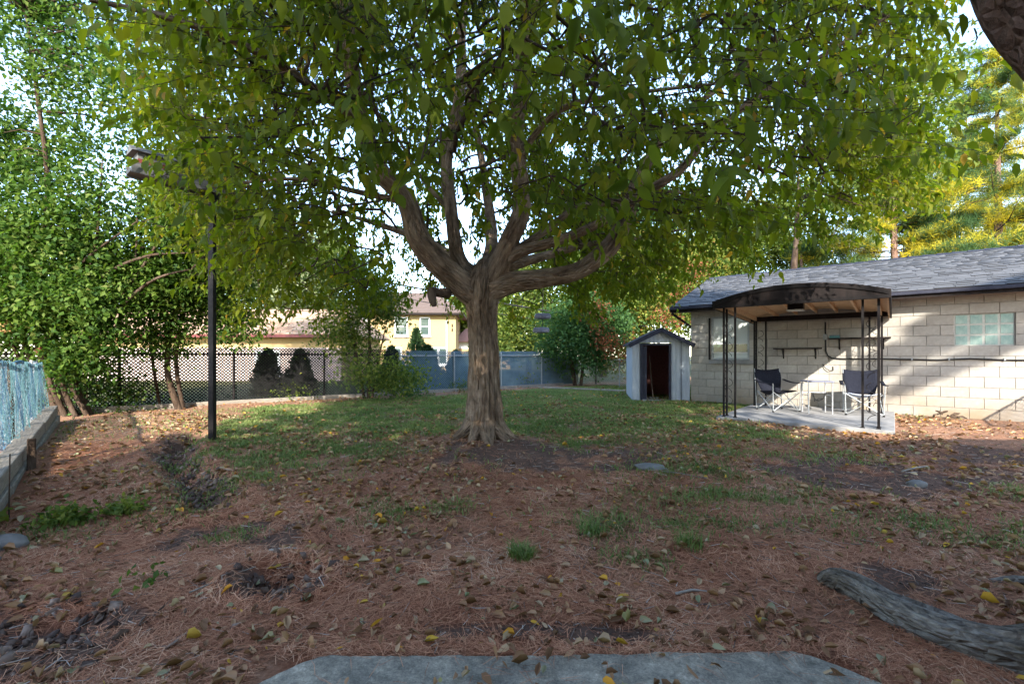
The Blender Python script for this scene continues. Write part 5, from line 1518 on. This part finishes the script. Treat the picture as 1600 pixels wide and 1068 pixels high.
MB().bb((x0, y0 - .08, EH - .16), (x1, y0 - .002, EH - .02)).build('gutter', M['dark_wood'], rfo)
cs_ = MB()
for k in range(15):      # shingle courses
    t0 = k / 15; t1 = (k + 1) / 15
    xa, xb = x0 + 2.8 * t0 + .05, x1 - 2.6 * t0 - .05
    cs_.add([(xa, y0 + (3.5 - y0) * t0, EH + 2.1 * t0 + .035), (xb, y0 + (3.5 - y0) * t0, EH + 2.1 * t0 + .035), (xb - .15, y0 + (3.5 - y0) * t1, EH + 2.1 * t1 + .008), (xa + .15, y0 + (3.5 - y0) * t1, EH + 2.1 * t1 + .008)], [(0, 1, 2, 3)])
    cs_.add([(xa, y0 + (3.5 - y0) * t0, EH + 2.1 * t0 + .005), (xb, y0 + (3.5 - y0) * t0, EH + 2.1 * t0 + .005), (xb, y0 + (3.5 - y0) * t0, EH + 2.1 * t0 + .035), (xa, y0 + (3.5 - y0) * t0, EH + 2.1 * t0 + .035)], [(0, 1, 2, 3)])
cs_.build('shingle_courses', M['roof_brown'], rfo, kind='stuff')
window_on(yh, 1.75, 3.05, .85, 1.30, 0); window_on(yh, 3.55 + .06, 3.05, .62, 1.30, 0)
window_on(yh, 4.1, .75, 1.0, 1.2, 0); window_on(yh, 5.0 - .0 + .02, .75, .55, 1.2, 0); window_on(yh, 1.2, .75, 1.0, 1.2, 0); window_on(yh, -1.4, 3.05, .8, 1.3, 0)
MB().tube([(5.25 + .1, -.06, 0), (5.35, -.06, EH - .2)], .06, 8).build('downpipe', M['white'], yh)
for z in (3.3, 3.65): MB().bb((5.72, -.04, z), (5.82, -.002, z + .25)).build('vent', M['dark_wood'], yh)
D2 = 40.0
sh2 = thing('small_house', 'single-storey house with a red-brown roof beside the yellow house', 'house', ((715 - 800) / FPX * D2, D2, .1), 0)
MB().bb((0, 0, 0), (4.6, 5, 2.6)).build('wall', M['yellow_wall'], sh2)
MB().bb((-.02, -.03, 2.0), (4.62, -.001, 2.62)).build('wall_band', M['white'], sh2)
MB().add([(-.3, -.4, 2.62), (4.9, -.4, 2.62), (4.9, 5.4, 2.62), (-.3, 5.4, 2.62), (1.0, 2.5, 4.5), (1.9, 2.5, 4.5), (-.3, -.4, 2.55), (4.9, -.4, 2.55), (4.9, 5.4, 2.55), (-.3, 5.4, 2.55)],
         [(0, 1, 5, 4), (1, 2, 5), (2, 3, 4, 5), (3, 0, 4), (0, 6, 7, 1), (1, 7, 8, 2), (2, 8, 9, 3), (3, 9, 6, 0), (6, 9, 8, 7)]).build('roof', simple('red_brown_roof', (.26, .13, .10), (.36, .20, .16), .9, 6, .2, (1, 1, 6)), sh2)
MB().bb((.45, -.02, 0), (1.5, -.002, 1.6)).build('window', M['pane'], sh2)
D3 = 22.0
bh = thing('bungalow', 'low bungalow with a sunlit tan shingle roof behind the lattice', 'house', ((120 - 800) / FPX * D3, D3, .15), math.radians(-1))
BW = (552 - 120) / FPX * D3
MB().bb((0, 0, 0), (BW - .5, 6, 2.3)).build('wall', M['yellow_wall'], bh)
MB().bb((-.01, -.03, 0), (BW - .49, -.001, 1.72)).build('pale_wall', M['pale_wall'], bh)
rfo = MB().add([(-.4, -.45, 2.35), (BW, -.45, 2.35), (BW, 6.4, 2.35), (-.4, 6.4, 2.35), (-.4, 3, 3.85), (BW - 1.2, 3, 3.85), (-.4, -.45, 2.27), (BW, -.45, 2.27), (BW, 6.4, 2.27), (-.4, 6.4, 2.27)],
         [(0, 1, 5, 4), (1, 2, 5), (2, 3, 4, 5), (3, 0, 4), (0, 6, 7, 1), (1, 7, 8, 2), (2, 8, 9, 3), (3, 9, 6, 0), (6, 9, 8, 7)]).build('roof', M['roof_tan'], bh)
# bungalow shingles: courses of tabs with real edges
rr = np.random.default_rng(77); stv, stf, strn = [], [], []
nC = 18
for k in range(nC):
    t0, t1 = k / nC, (k + 1) / nC
    x = -.4 + rr.uniform(-.3, 0)
    while x < BW - 1.2 * t0:
        wv = rr.uniform(.25, .5); xa, xb = max(x, -.4), min(x + wv - .01, BW - 1.2 * t0)
        if xb - xa > .05:
            n = len(stv); ya, za = -.45 + 3.45 * t0, 2.35 + 1.5 * t0; yb, zb = -.45 + 3.45 * t1, 2.35 + 1.5 * t1
            stv += [(xa, ya - .01, za + .004), (xb, ya - .01, za + .004), (xb, ya - .01, za + .028), (xa, ya - .01, za + .028), (xb, yb, zb + .008), (xa, yb, zb + .008)]
            stf += [(n, n + 1, n + 2, n + 3), (n + 3, n + 2, n + 4, n + 5)]; strn += [rr.random()] * 6
        x += wv
M['tan_tab'] = rnd_mat('tan_shingle', [(0, (.22, .13, .08)), (.5, (.31, .20, .13)), (1, (.40, .28, .19))], .9, .2, 20, 0)
np_obj('shingle_courses', np.array(stv), np.array(stf), M['tan_tab'], rfo, kind='stuff', rnd=np.array(strn))
MB().bb((-.4, -.53, 2.20), (BW, -.452, 2.34)).build('gutter', M['red_wood'], rfo)
window_on(bh, 9.35, .55, 1.0, .95, -.03)

# unseen house behind the photographer, shaped to shade the foreground
hh = thing('unseen_house', 'unseen pale brick house with a grey roof, shaped to shade the near yard', 'house', (0, 0, 0))
HX0, HX1, HW, HE, HR = -4.6, 8.5, -1.1, 4.4, 6.0
MB().bb((HX0, HW - 9, 0), (HX1, HW, HE)).build('wall', M['unseen_house'], hh)
MB().add([(HX0 - .4, HW + .4, HE), (HX1 + .4, HW + .4, HE), (HX1 + .4, HW - 9.4, HE), (HX0 - .4, HW - 9.4, HE), (HX0 + 2, HW - 4.5, HR), (HX1 - 3, HW - 4.5, HR), (HX0 - .4, HW + .4, HE - .12), (HX1 + .4, HW + .4, HE - .12), (HX1 + .4, HW - 9.4, HE - .12), (HX0 - .4, HW - 9.4, HE - .12)],
         [(0, 1, 5, 4), (1, 2, 5), (2, 3, 4, 5), (3, 0, 4), (0, 6, 7, 1), (1, 7, 8, 2), (2, 8, 9, 3), (3, 9, 6, 0), (6, 9, 8, 7)]).build('roof', M['shingle'], hh)
window_on(hh, -2.5, 1.2, 1.4, 1.2, 0)
for o in hh.children:
    if o.name.startswith('window'): o.rotation_euler = (0, 0, PI); o.location = (-5.0, HW, 0)
d_ = MB().bb((-.55, HW + .002, .1), (.45, HW + .06, 2.15)).build('door', M['white'], hh)

# ------------------------------------------------------------------ slab, stones on the ground
def blob_stone(name, label, x, y, rx, ry, rz_, seed, mat, zoff=0):
    r = np.random.default_rng(seed); nu, nv = 18, 10
    vv = []
    for i in range(nv + 1):
        th_ = PI * i / nv
        for j in range(nu):
            ph = 2 * PI * j / nu
            k = 1 + .25 * (vnoise(np.array([math.cos(ph) * 1.3 + 5]), np.array([math.sin(ph) * 1.3 + math.cos(th_) * 1.5]), seed)[0] - .5) * 2
            vv.append((rx * k * math.sin(th_) ** .7 * math.cos(ph), ry * k * math.sin(th_) ** .7 * math.sin(ph), rz_ * (1 + .3 * (k - 1)) * math.cos(th_)))
    ff = [(i * nu + j, i * nu + (j + 1) % nu, (i + 1) * nu + (j + 1) % nu, (i + 1) * nu + j) for i in range(nv) for j in range(nu)]
    o = MB().add(vv, ff).build(name, M[mat], None, smooth=True)
    o.location = (x, y, gz(x, y) + zoff)
    return tag(o, label, 'stone')
blob_stone('flat_stone', 'flat pale stone lying flush in the thin grass past the big tree', 1.56, 5.15, .18, .13, .035, 601, 'stone', .012)
blob_stone('garden_stone', 'rounded grey stone beside the retaining timbers, the upper of two', -3.75, 3.35, .15, .09, .07, 602, 'stone', .03)
blob_stone('garden_stone', 'grey-green stone at the edge of the bed, the lower of two', -3.62, 3.08, .12, .08, .06, 603, 'stone', .02)
blob_stone('garden_stone', 'small pale stone in the worn grass near the patio', 4.05, 4.55, .09, .06, .045, 604, 'stone', .02)
# near slab with a broken edge
r = np.random.default_rng(606)
front = []
for x in np.linspace(-1.18, 1.62, 110):
    t = (x + 1.18) / 2.8
    yv = 2.235 - .25 * max(0, (.10 - t) / .10) ** 1.5 - .22 * max(0, (t - .90) / .10) ** 1.5 - .035 * math.sin(t * 3) * 0 + (.03 * (fbm(np.array([x * 2.6]), np.array([3.3]), 607)[0] - .5) * 2) + .003 * r.normal() - .06 * (1 - t) * .8
    front.append((x, yv))
fx_ = np.array([p[0] for p in front]); fy_ = np.array([p[1] for p in front])
nu_, nv_ = 220, 60
U = np.linspace(-1.19, 1.64, nu_); ye = np.interp(U, fx_, fy_)
tv = np.concatenate([[0, 0], np.linspace(.0, 1, nv_ - 2) ** 1.6])
XX = np.repeat(U[None], nv_, 0); YY = ye[None] + (.6 - ye[None]) * tv[:, None]
dist = np.minimum(ye[None] - YY, np.minimum(XX + 1.19, 1.64 - XX) * 1.2)
chip_ = fbm(XX * 14, YY * 14, 611, 4); low_ = fbm(XX * 3, YY * 3, 613, 3)
ZZ = .062 + (low_ - .5) * .012 + (chip_ - .5) * .012 - .028 * np.clip(1 - dist / (.004 + .022 * chip_), 0, 1) ** 1.2
ZZ[0] = -.08; YY[0] += .004
ii = (np.arange(nv_ - 1)[:, None] * nu_ + np.arange(nu_ - 1)[None]).ravel()
so_ = np_obj('stone_slab', np.stack([XX.ravel(), YY.ravel(), ZZ.ravel()], 1), np.stack([ii, ii + nu_, ii + nu_ + 1, ii + 1], 1), M['slabstone'], smooth=True)
tag(so_, 'weathered blue-grey concrete slab with a broken edge in the foreground', 'slab')
# debris by the wall
dp = GP0 + GU * 4.95 + GN * -.30
dz = thing('twig_heap', 'small heap of dry twigs and bark against the sunlit garage wall', 'twig heap', (dp[0], dp[1], gz(*dp)))
r = np.random.default_rng(608)
for k in range(9):
    a = r.uniform(0, PI); L = r.uniform(.12, .3)
    c0 = Vector((r.normal() * .12, r.normal() * .07, r.uniform(.02, .14)))
    e = Vector((math.cos(a) * L, math.sin(a) * L * .5, r.normal() * .05))
    MB().tube([c0 - e / 2, c0 + Vector((0, 0, .02)), c0 + e / 2], [.012, .02, .008], 6).build('twig', M['bark_dark'], dz, smooth=True)
# little red ball and wooden box in the corner tree
rb = P(62, 548, 8.9)
o = MB().tube([(0, 0, z) for z in (-.075, -.06, -.02, .03, .06, .075)], [.02, .055, .08, .075, .045, .012], 14).build('red_ball', M['red_wood'], None, smooth=True)
o.location = rb; tag(o, 'small red ball hanging among the leaning stems', 'ball')
ob = P(2, 508, 8.6)
bx = thing('wooden_box', 'orange wooden box fixed in the tree above the netted fence', 'box', ob, .4)
MB().bb((-.2, -.12, -.14), (.2, .12, .12)).build('box_body', M['orange_wood'], bx, bevel=.008)
MB().bb((-.23, -.15, .121), (.23, .15, .15)).build('box_lid', M['timber'], bx)
MB().bar((0, .1, -.1), (.02, .5, -.6), .05, .05).build('bracket', M['bark_dark'], bx)

# ------------------------------------------------------------------ ground cover: needles, leaves, grass
def clear_of(x, y):
    ok = fence_dist(x, y) > .15
    lx, ly = garage_local(x, y)
    ok &= ~((lx > -.05) & (ly > -.04) & (lx < 10))
    ok &= ~((lx > LX0 - .13) & (lx < LX1 + .21) & (ly > LY0 - .09))
    ok &= np.hypot(x - TREE[0], y - TREE[1]) > .32
    ns = (x - NA0[0]) * NNrm[0] + (y - NA0[1]) * NNrm[1]
    ok &= ns > .30
    return ok
def on_slab(x, y):
    return (x > -1.2) & (x < 1.64) & (y < 2.29)
def slope_up(x, y):
    e = .02
    gx = (g(x + e, y) - g(x - e, y)) / (2 * e); gy = (g(x, y + e) - g(x, y - e)) / (2 * e)
    return nrmz(np.stack([-gx, -gy, np.ones_like(gx)], 1))
def sample_yard(n, r, ymin, ymax, power=1.0, xr=1.25):
    # area sampling with more points near
    u = r.random(n) ** power
    y = ymin + (ymax - ymin) * u
    x = r.uniform(-xr, xr, n) * (y + 1.0)
    return x, y
# pine needles
r = np.random.default_rng(701)
x, y = sample_yard(360000, r, 1.75, 7.5, 1.25)
k = clear_of(x, y) & (r.random(len(x)) < (.10 + .9 * needle_mask(x, y)) * (1 - .55 * grass_mask(x, y)) * (1 - .93 * soil_mask(x, y))) & ~(on_slab(x, y) & (r.random(len(x)) < .985 - .5 * np.exp(-((2.25 - y) / .06) ** 2)))
x, y = x[k], y[k]
# gather into little drifts
a0 = fbm(x * 1.3, y * 1.3, 705, 3) * 9
ang = a0 + r.normal(size=len(x)) * .9
L = r.uniform(.07, .145, len(x)) * .5
up_ = slope_up(x, y)
z = g(x, y) + r.random(len(x)) ** 2 * .018 + .003 + np.where(on_slab(x, y) & (y < 2.22), .062, 0)
d = np.stack([np.cos(ang), np.sin(ang), r.normal(size=len(x)) * .12], 1)
d = d - up_ * (d * up_).sum(1, keepdims=True) * .85; d = nrmz(d)
sd = nrmz(np.cross(d, up_)); c0 = np.stack([x, y, z], 1)
wv = (.0009 + .00035 * y)[:, None] * .66
bend = sd * (r.normal(size=len(x)) * .18 * L)[:, None]
V = np.stack([c0 - d * L[:, None] - sd * wv, c0 - d * L[:, None] + sd * wv, c0 + bend + sd * wv + up_ * .004, c0 + bend - sd * wv + up_ * .004, c0 + d * L[:, None]], 1).reshape(-1, 3)
b5 = (np.arange(len(x)) * 5)[:, None]
F = np.concatenate([b5 + np.array([[0, 1, 2]]), b5 + np.array([[0, 2, 3]]), b5 + np.array([[3, 2, 4]])])
tn = np.clip(fbm(x * 2.2, y * 2.2, 707, 3) * .5 + r.random(len(x)) * .8 - .18, 0, 1)
o = np_obj('pine_needle_litter', V, F, M['needles'], kind='stuff', rnd=np.repeat(tn, 5))
tag(o, 'reddish-brown layer of dry pine needles over the near ground')
# fallen leaves
r = np.random.default_rng(711)
x, y = sample_yard(82000, r, 1.9, 17, 1.5)
k = clear_of(x, y) & (r.random(len(x)) < .10 + .90 * sstep(.38, .66, .6 * fbm(x * .9, y * .9, 713) + .4 * fbm(x * 4, y * 4, 714, 3))) & ~(on_slab(x, y) & (r.random(len(x)) < .86)) & (r.random(len(x)) < 1 - .8 * soil_mask(x, y)) & (r.random(len(x)) < .5 + .5 * sstep(2.8, 5.5, y))
x, y = x[k], y[k]; n = len(x)
ang = r.uniform(0, 2 * PI, n); up_ = slope_up(x, y)
f = np.stack([np.cos(ang), np.sin(ang), r.normal(size=n) * .22], 1)
upn = up_ + r.normal(size=(n, 3)) * .5
s = r.uniform(.025, .085, n)
T, FQ = T_A
T = T.copy(); T[:, 2] = np.array([0, .20, .26, .12, .22, .16, 0, 0]) + .06
z = g(x, y) + .006 + r.random(n) * .012 + np.where(on_slab(x, y), .06, 0)
V, F, kk = leaf_verts(np.stack([x, y, z], 1), f, upn, s, .62, (T, FQ), vary=np.random.default_rng(712))
tn = r.random(n) ** 1.0 * .74
tn = np.where(r.random(n) < .10, r.uniform(.75, .9, n), tn)
tn = np.where(r.random(n) < .05, r.uniform(.91, 1.0, n), tn)
V = V + (r.normal(size=(n, 1, 3)).repeat(kk, 1).reshape(-1, 3) * 0)
o = np_obj('fallen_leaves', V, F, M['litter_leaf'], kind='stuff', rnd=np.repeat(tn, kk))
tag(o, 'scattered dry brown, tan and yellow leaves over the yard')
# crumbs of soil round the holes and the trench
r = np.random.default_rng(715)
x, y = sample_yard(90000, r, 1.9, 8, 1.3)
k = clear_of(x, y) & ~on_slab(x, y) & (r.random(len(x)) < .012 + .30 * soil_mask(x, y))
x, y = x[k], y[k]
hx = np.concatenate([h[0] + r.normal(size=130) * h[2] * .75 for h in HOLES[:2]] + [TRENCH[i % 5, 0] + r.normal(size=1) * .2 for i in range(0)])
hy = np.concatenate([h[1] + r.normal(size=130) * h[3] * .8 for h in HOLES[:2]])
tq = r.random(380) * 3.999; ti = tq.astype(int); tf = (tq - ti)[:, None]
tpq = TRENCH[ti] * (1 - tf) + TRENCH[ti + 1] * tf + r.normal(size=(380, 2)) * .15
nb_ = len(x)
x = np.concatenate([x, hx, tpq[:, 0]]); y = np.concatenate([y, hy, tpq[:, 1]])
n = len(x); sz_ = np.where(np.arange(n) < nb_, r.uniform(.004, .014, n), r.uniform(.012, .045, n))
oc = np.array([(1, 0, 0), (-1, 0, 0), (0, 1, 0), (0, -1, 0), (0, 0, 1), (0, 0, -1)], float)
of = np.array([(0, 2, 4), (2, 1, 4), (1, 3, 4), (3, 0, 4), (2, 0, 5), (1, 2, 5), (3, 1, 5), (0, 3, 5)])
R3 = np.stack([rand_dirs(n, r) for _ in range(3)], 1)
V = np.einsum('kj,njl->nkl', oc, R3 * r.uniform(.6, 1.2, (n, 3, 1))) * sz_[:, None, None] + np.stack([x, y, g(x, y) + sz_ * .3], 1)[:, None, :]
F = (of[None] + (np.arange(n) * 6)[:, None, None]).reshape(-1, 3)
M['clod'] = rnd_mat('soil_crumb', [(0, (0.06, 0.039, 0.03105)), (.7, (0.15, 0.0975, 0.069)), (1, (0.285, 0.208, 0.161))], .95, .3, 60, .3)
o = np_obj('soil_crumbs', V.reshape(-1, 3), F, M['clod'], kind='stuff', rnd=np.repeat(r.random(n), 6))
tag(o, 'dark loose crumbs of soil round the dug holes and the trench')
# broken twigs and bark chips
r = np.random.default_rng(717)
x, y = sample_yard(5200, r, 1.9, 11, 1.3)
k = clear_of(x, y) & ~on_slab(x, y); x, y = x[k], y[k]; n = len(x)
an = r.uniform(0, 2 * PI, n); Lh = r.uniform(.015, .09, n) * r.uniform(.5, 1, n); wd = r.uniform(.0016, .0045, n) + .0003 * y
d = np.stack([np.cos(an), np.sin(an), r.normal(size=n) * .12], 1); sd = np.stack([-np.sin(an), np.cos(an), np.zeros(n)], 1)
c0 = np.stack([x, y, g(x, y) + .012], 1)
pts_ = []
for u_, ww in ((-1, .7), (1, .5)):
    for (a_, b_) in ((1, 0), (0, 1), (-1, 0), (0, -1)):
        pts_.append(c0 + d * (u_ * Lh)[:, None] + sd * (a_ * ww * wd)[:, None] + np.array([0, 0, 1.]) * (b_ * ww * wd)[:, None])
V = np.stack(pts_, 1).reshape(-1, 3); b8 = (np.arange(n) * 8)[:, None]
F = np.concatenate([b8 + np.array([[q_, (q_ + 1) % 4, 4 + (q_ + 1) % 4, 4 + q_]]) for q_ in range(4)])
M['chip'] = rnd_mat('twig_chip', [(0, (.10, .075, .06)), (.6, (.26, .20, .16)), (1, (.50, .44, .38))], .95, .2, 60, 0)
o = np_obj('twig_litter', V, F, M['chip'], kind='stuff', rnd=np.repeat(r.random(n), 8))
tag(o, 'small broken twigs and bark chips strewn through the needles')
# grass
r = np.random.default_rng(721)
def blades(x, y, hmin, hmax, wid, r, tone_off=0.0):
    n = len(x)
    ang = r.uniform(0, 2 * PI, n); lean = r.uniform(.2, .9, n)
    h = r.uniform(hmin, hmax, n)
    c = np.stack([x, y, g(x, y) - .004], 1)
    d = np.stack([np.cos(ang) * lean, np.sin(ang) * lean, np.ones(n)], 1)
    s = np.stack([-np.sin(ang), np.cos(ang), np.zeros(n)], 1) * (wid * r.uniform(.7, 1.3, n))[:, None]
    m1 = c + d * (h * .55)[:, None]
    tip = m1 + (d * np.array([1.6, 1.6, .55])) * (h * .5)[:, None]
    V = np.stack([c - s, c + s, m1 + s * .8, m1 - s * .8, tip], 1).reshape(-1, 3)
    b5 = (np.arange(n) * 5)[:, None]
    F = np.concatenate([b5 + np.array([[0, 1, 2]]), b5 + np.array([[0, 2, 3]]), b5 + np.array([[3, 2, 4]])])
    tn = np.clip(fbm(x * 1.5, y * 1.5, 727, 3) * .7 + r.random(n) * .55 - .15 + tone_off, 0, 1)
    return V, F, np.repeat(tn, 5)
x, y = sample_yard(700000, r, 2.2, 18.5, .95, 1.0)
gm = grass_mask(x, y)
k = clear_of(x, y) & (r.random(len(x)) < gm ** 1.15)
x, y = x[k], y[k]
V, F, tn = blades(x, y, .025, .075, .0030 + .00035 * y, r)
o = np_obj('lawn_grass', V, F, M['grass'], kind='stuff', rnd=tn)
tag(o, 'thin patchy grass of the shaded lawn')
for (px_, py_, rad, nn, lab) in ((.07, 3.15, .085, 260, 'single bluish grass tuft standing in the pine needles'), (.62, 3.55, .10, 160, 'yellow-green grass tuft in the leaf litter past the bluish one'), (1.32, 3.35, .10, 150, 'loose grass tuft among leaves between the tufts and the root')):
    a = r.uniform(0, 2 * PI, nn); q = rad * np.sqrt(r.random(nn))
    V, F, tn = blades(px_ + q * np.cos(a), py_ + q * np.sin(a), .07, .15, np.full(nn, .0032), r, .0)
    o = np_obj('grass_tuft', V - np.array([px_, py_, gz(px_, py_)]), F, M['grass'], rnd=tn)
    o.location = (px_, py_, gz(px_, py_)); tag(o, lab, 'grass tuft')
# far lawn beyond the fence
# twigs lying about
for i, (a, b_, rr_, lab) in enumerate((((-1.75, 3.28, .02), (-1.5, 3.27, .02), .008, 'short pale stick in the needles above the hole'), ((4.2, 4.9, .02), (4.75, 5.15, .03), .010, 'thin pale stick on the bare soil near the patio'), ((1.0, 2.78, .02), (1.2, 2.8, .02), .009, 'short grey stick among needles before the root'), ((-1.95, 2.75, .02), (-1.70, 3.02, .03), .005, 'thin dark twig lying across the needles'), ((1.5, 5.05, .02), (2.05, 4.75, .02), .006, 'long thin twig by the flat stone'))):
    p0 = Vector((a[0], a[1], gz(a[0], a[1]) + a[2])); p1 = Vector((b_[0], b_[1], gz(b_[0], b_[1]) + b_[2]))
    o = MB().tube([p0 - p0, (p1 - p0) * .5 + Vector((.01, .015, .008)), p1 - p0], [rr_, rr_ * .9, rr_ * .6], 6).build('stick', M['timber'], None, smooth=True)
    o.location = p0; tag(o, lab, 'stick')
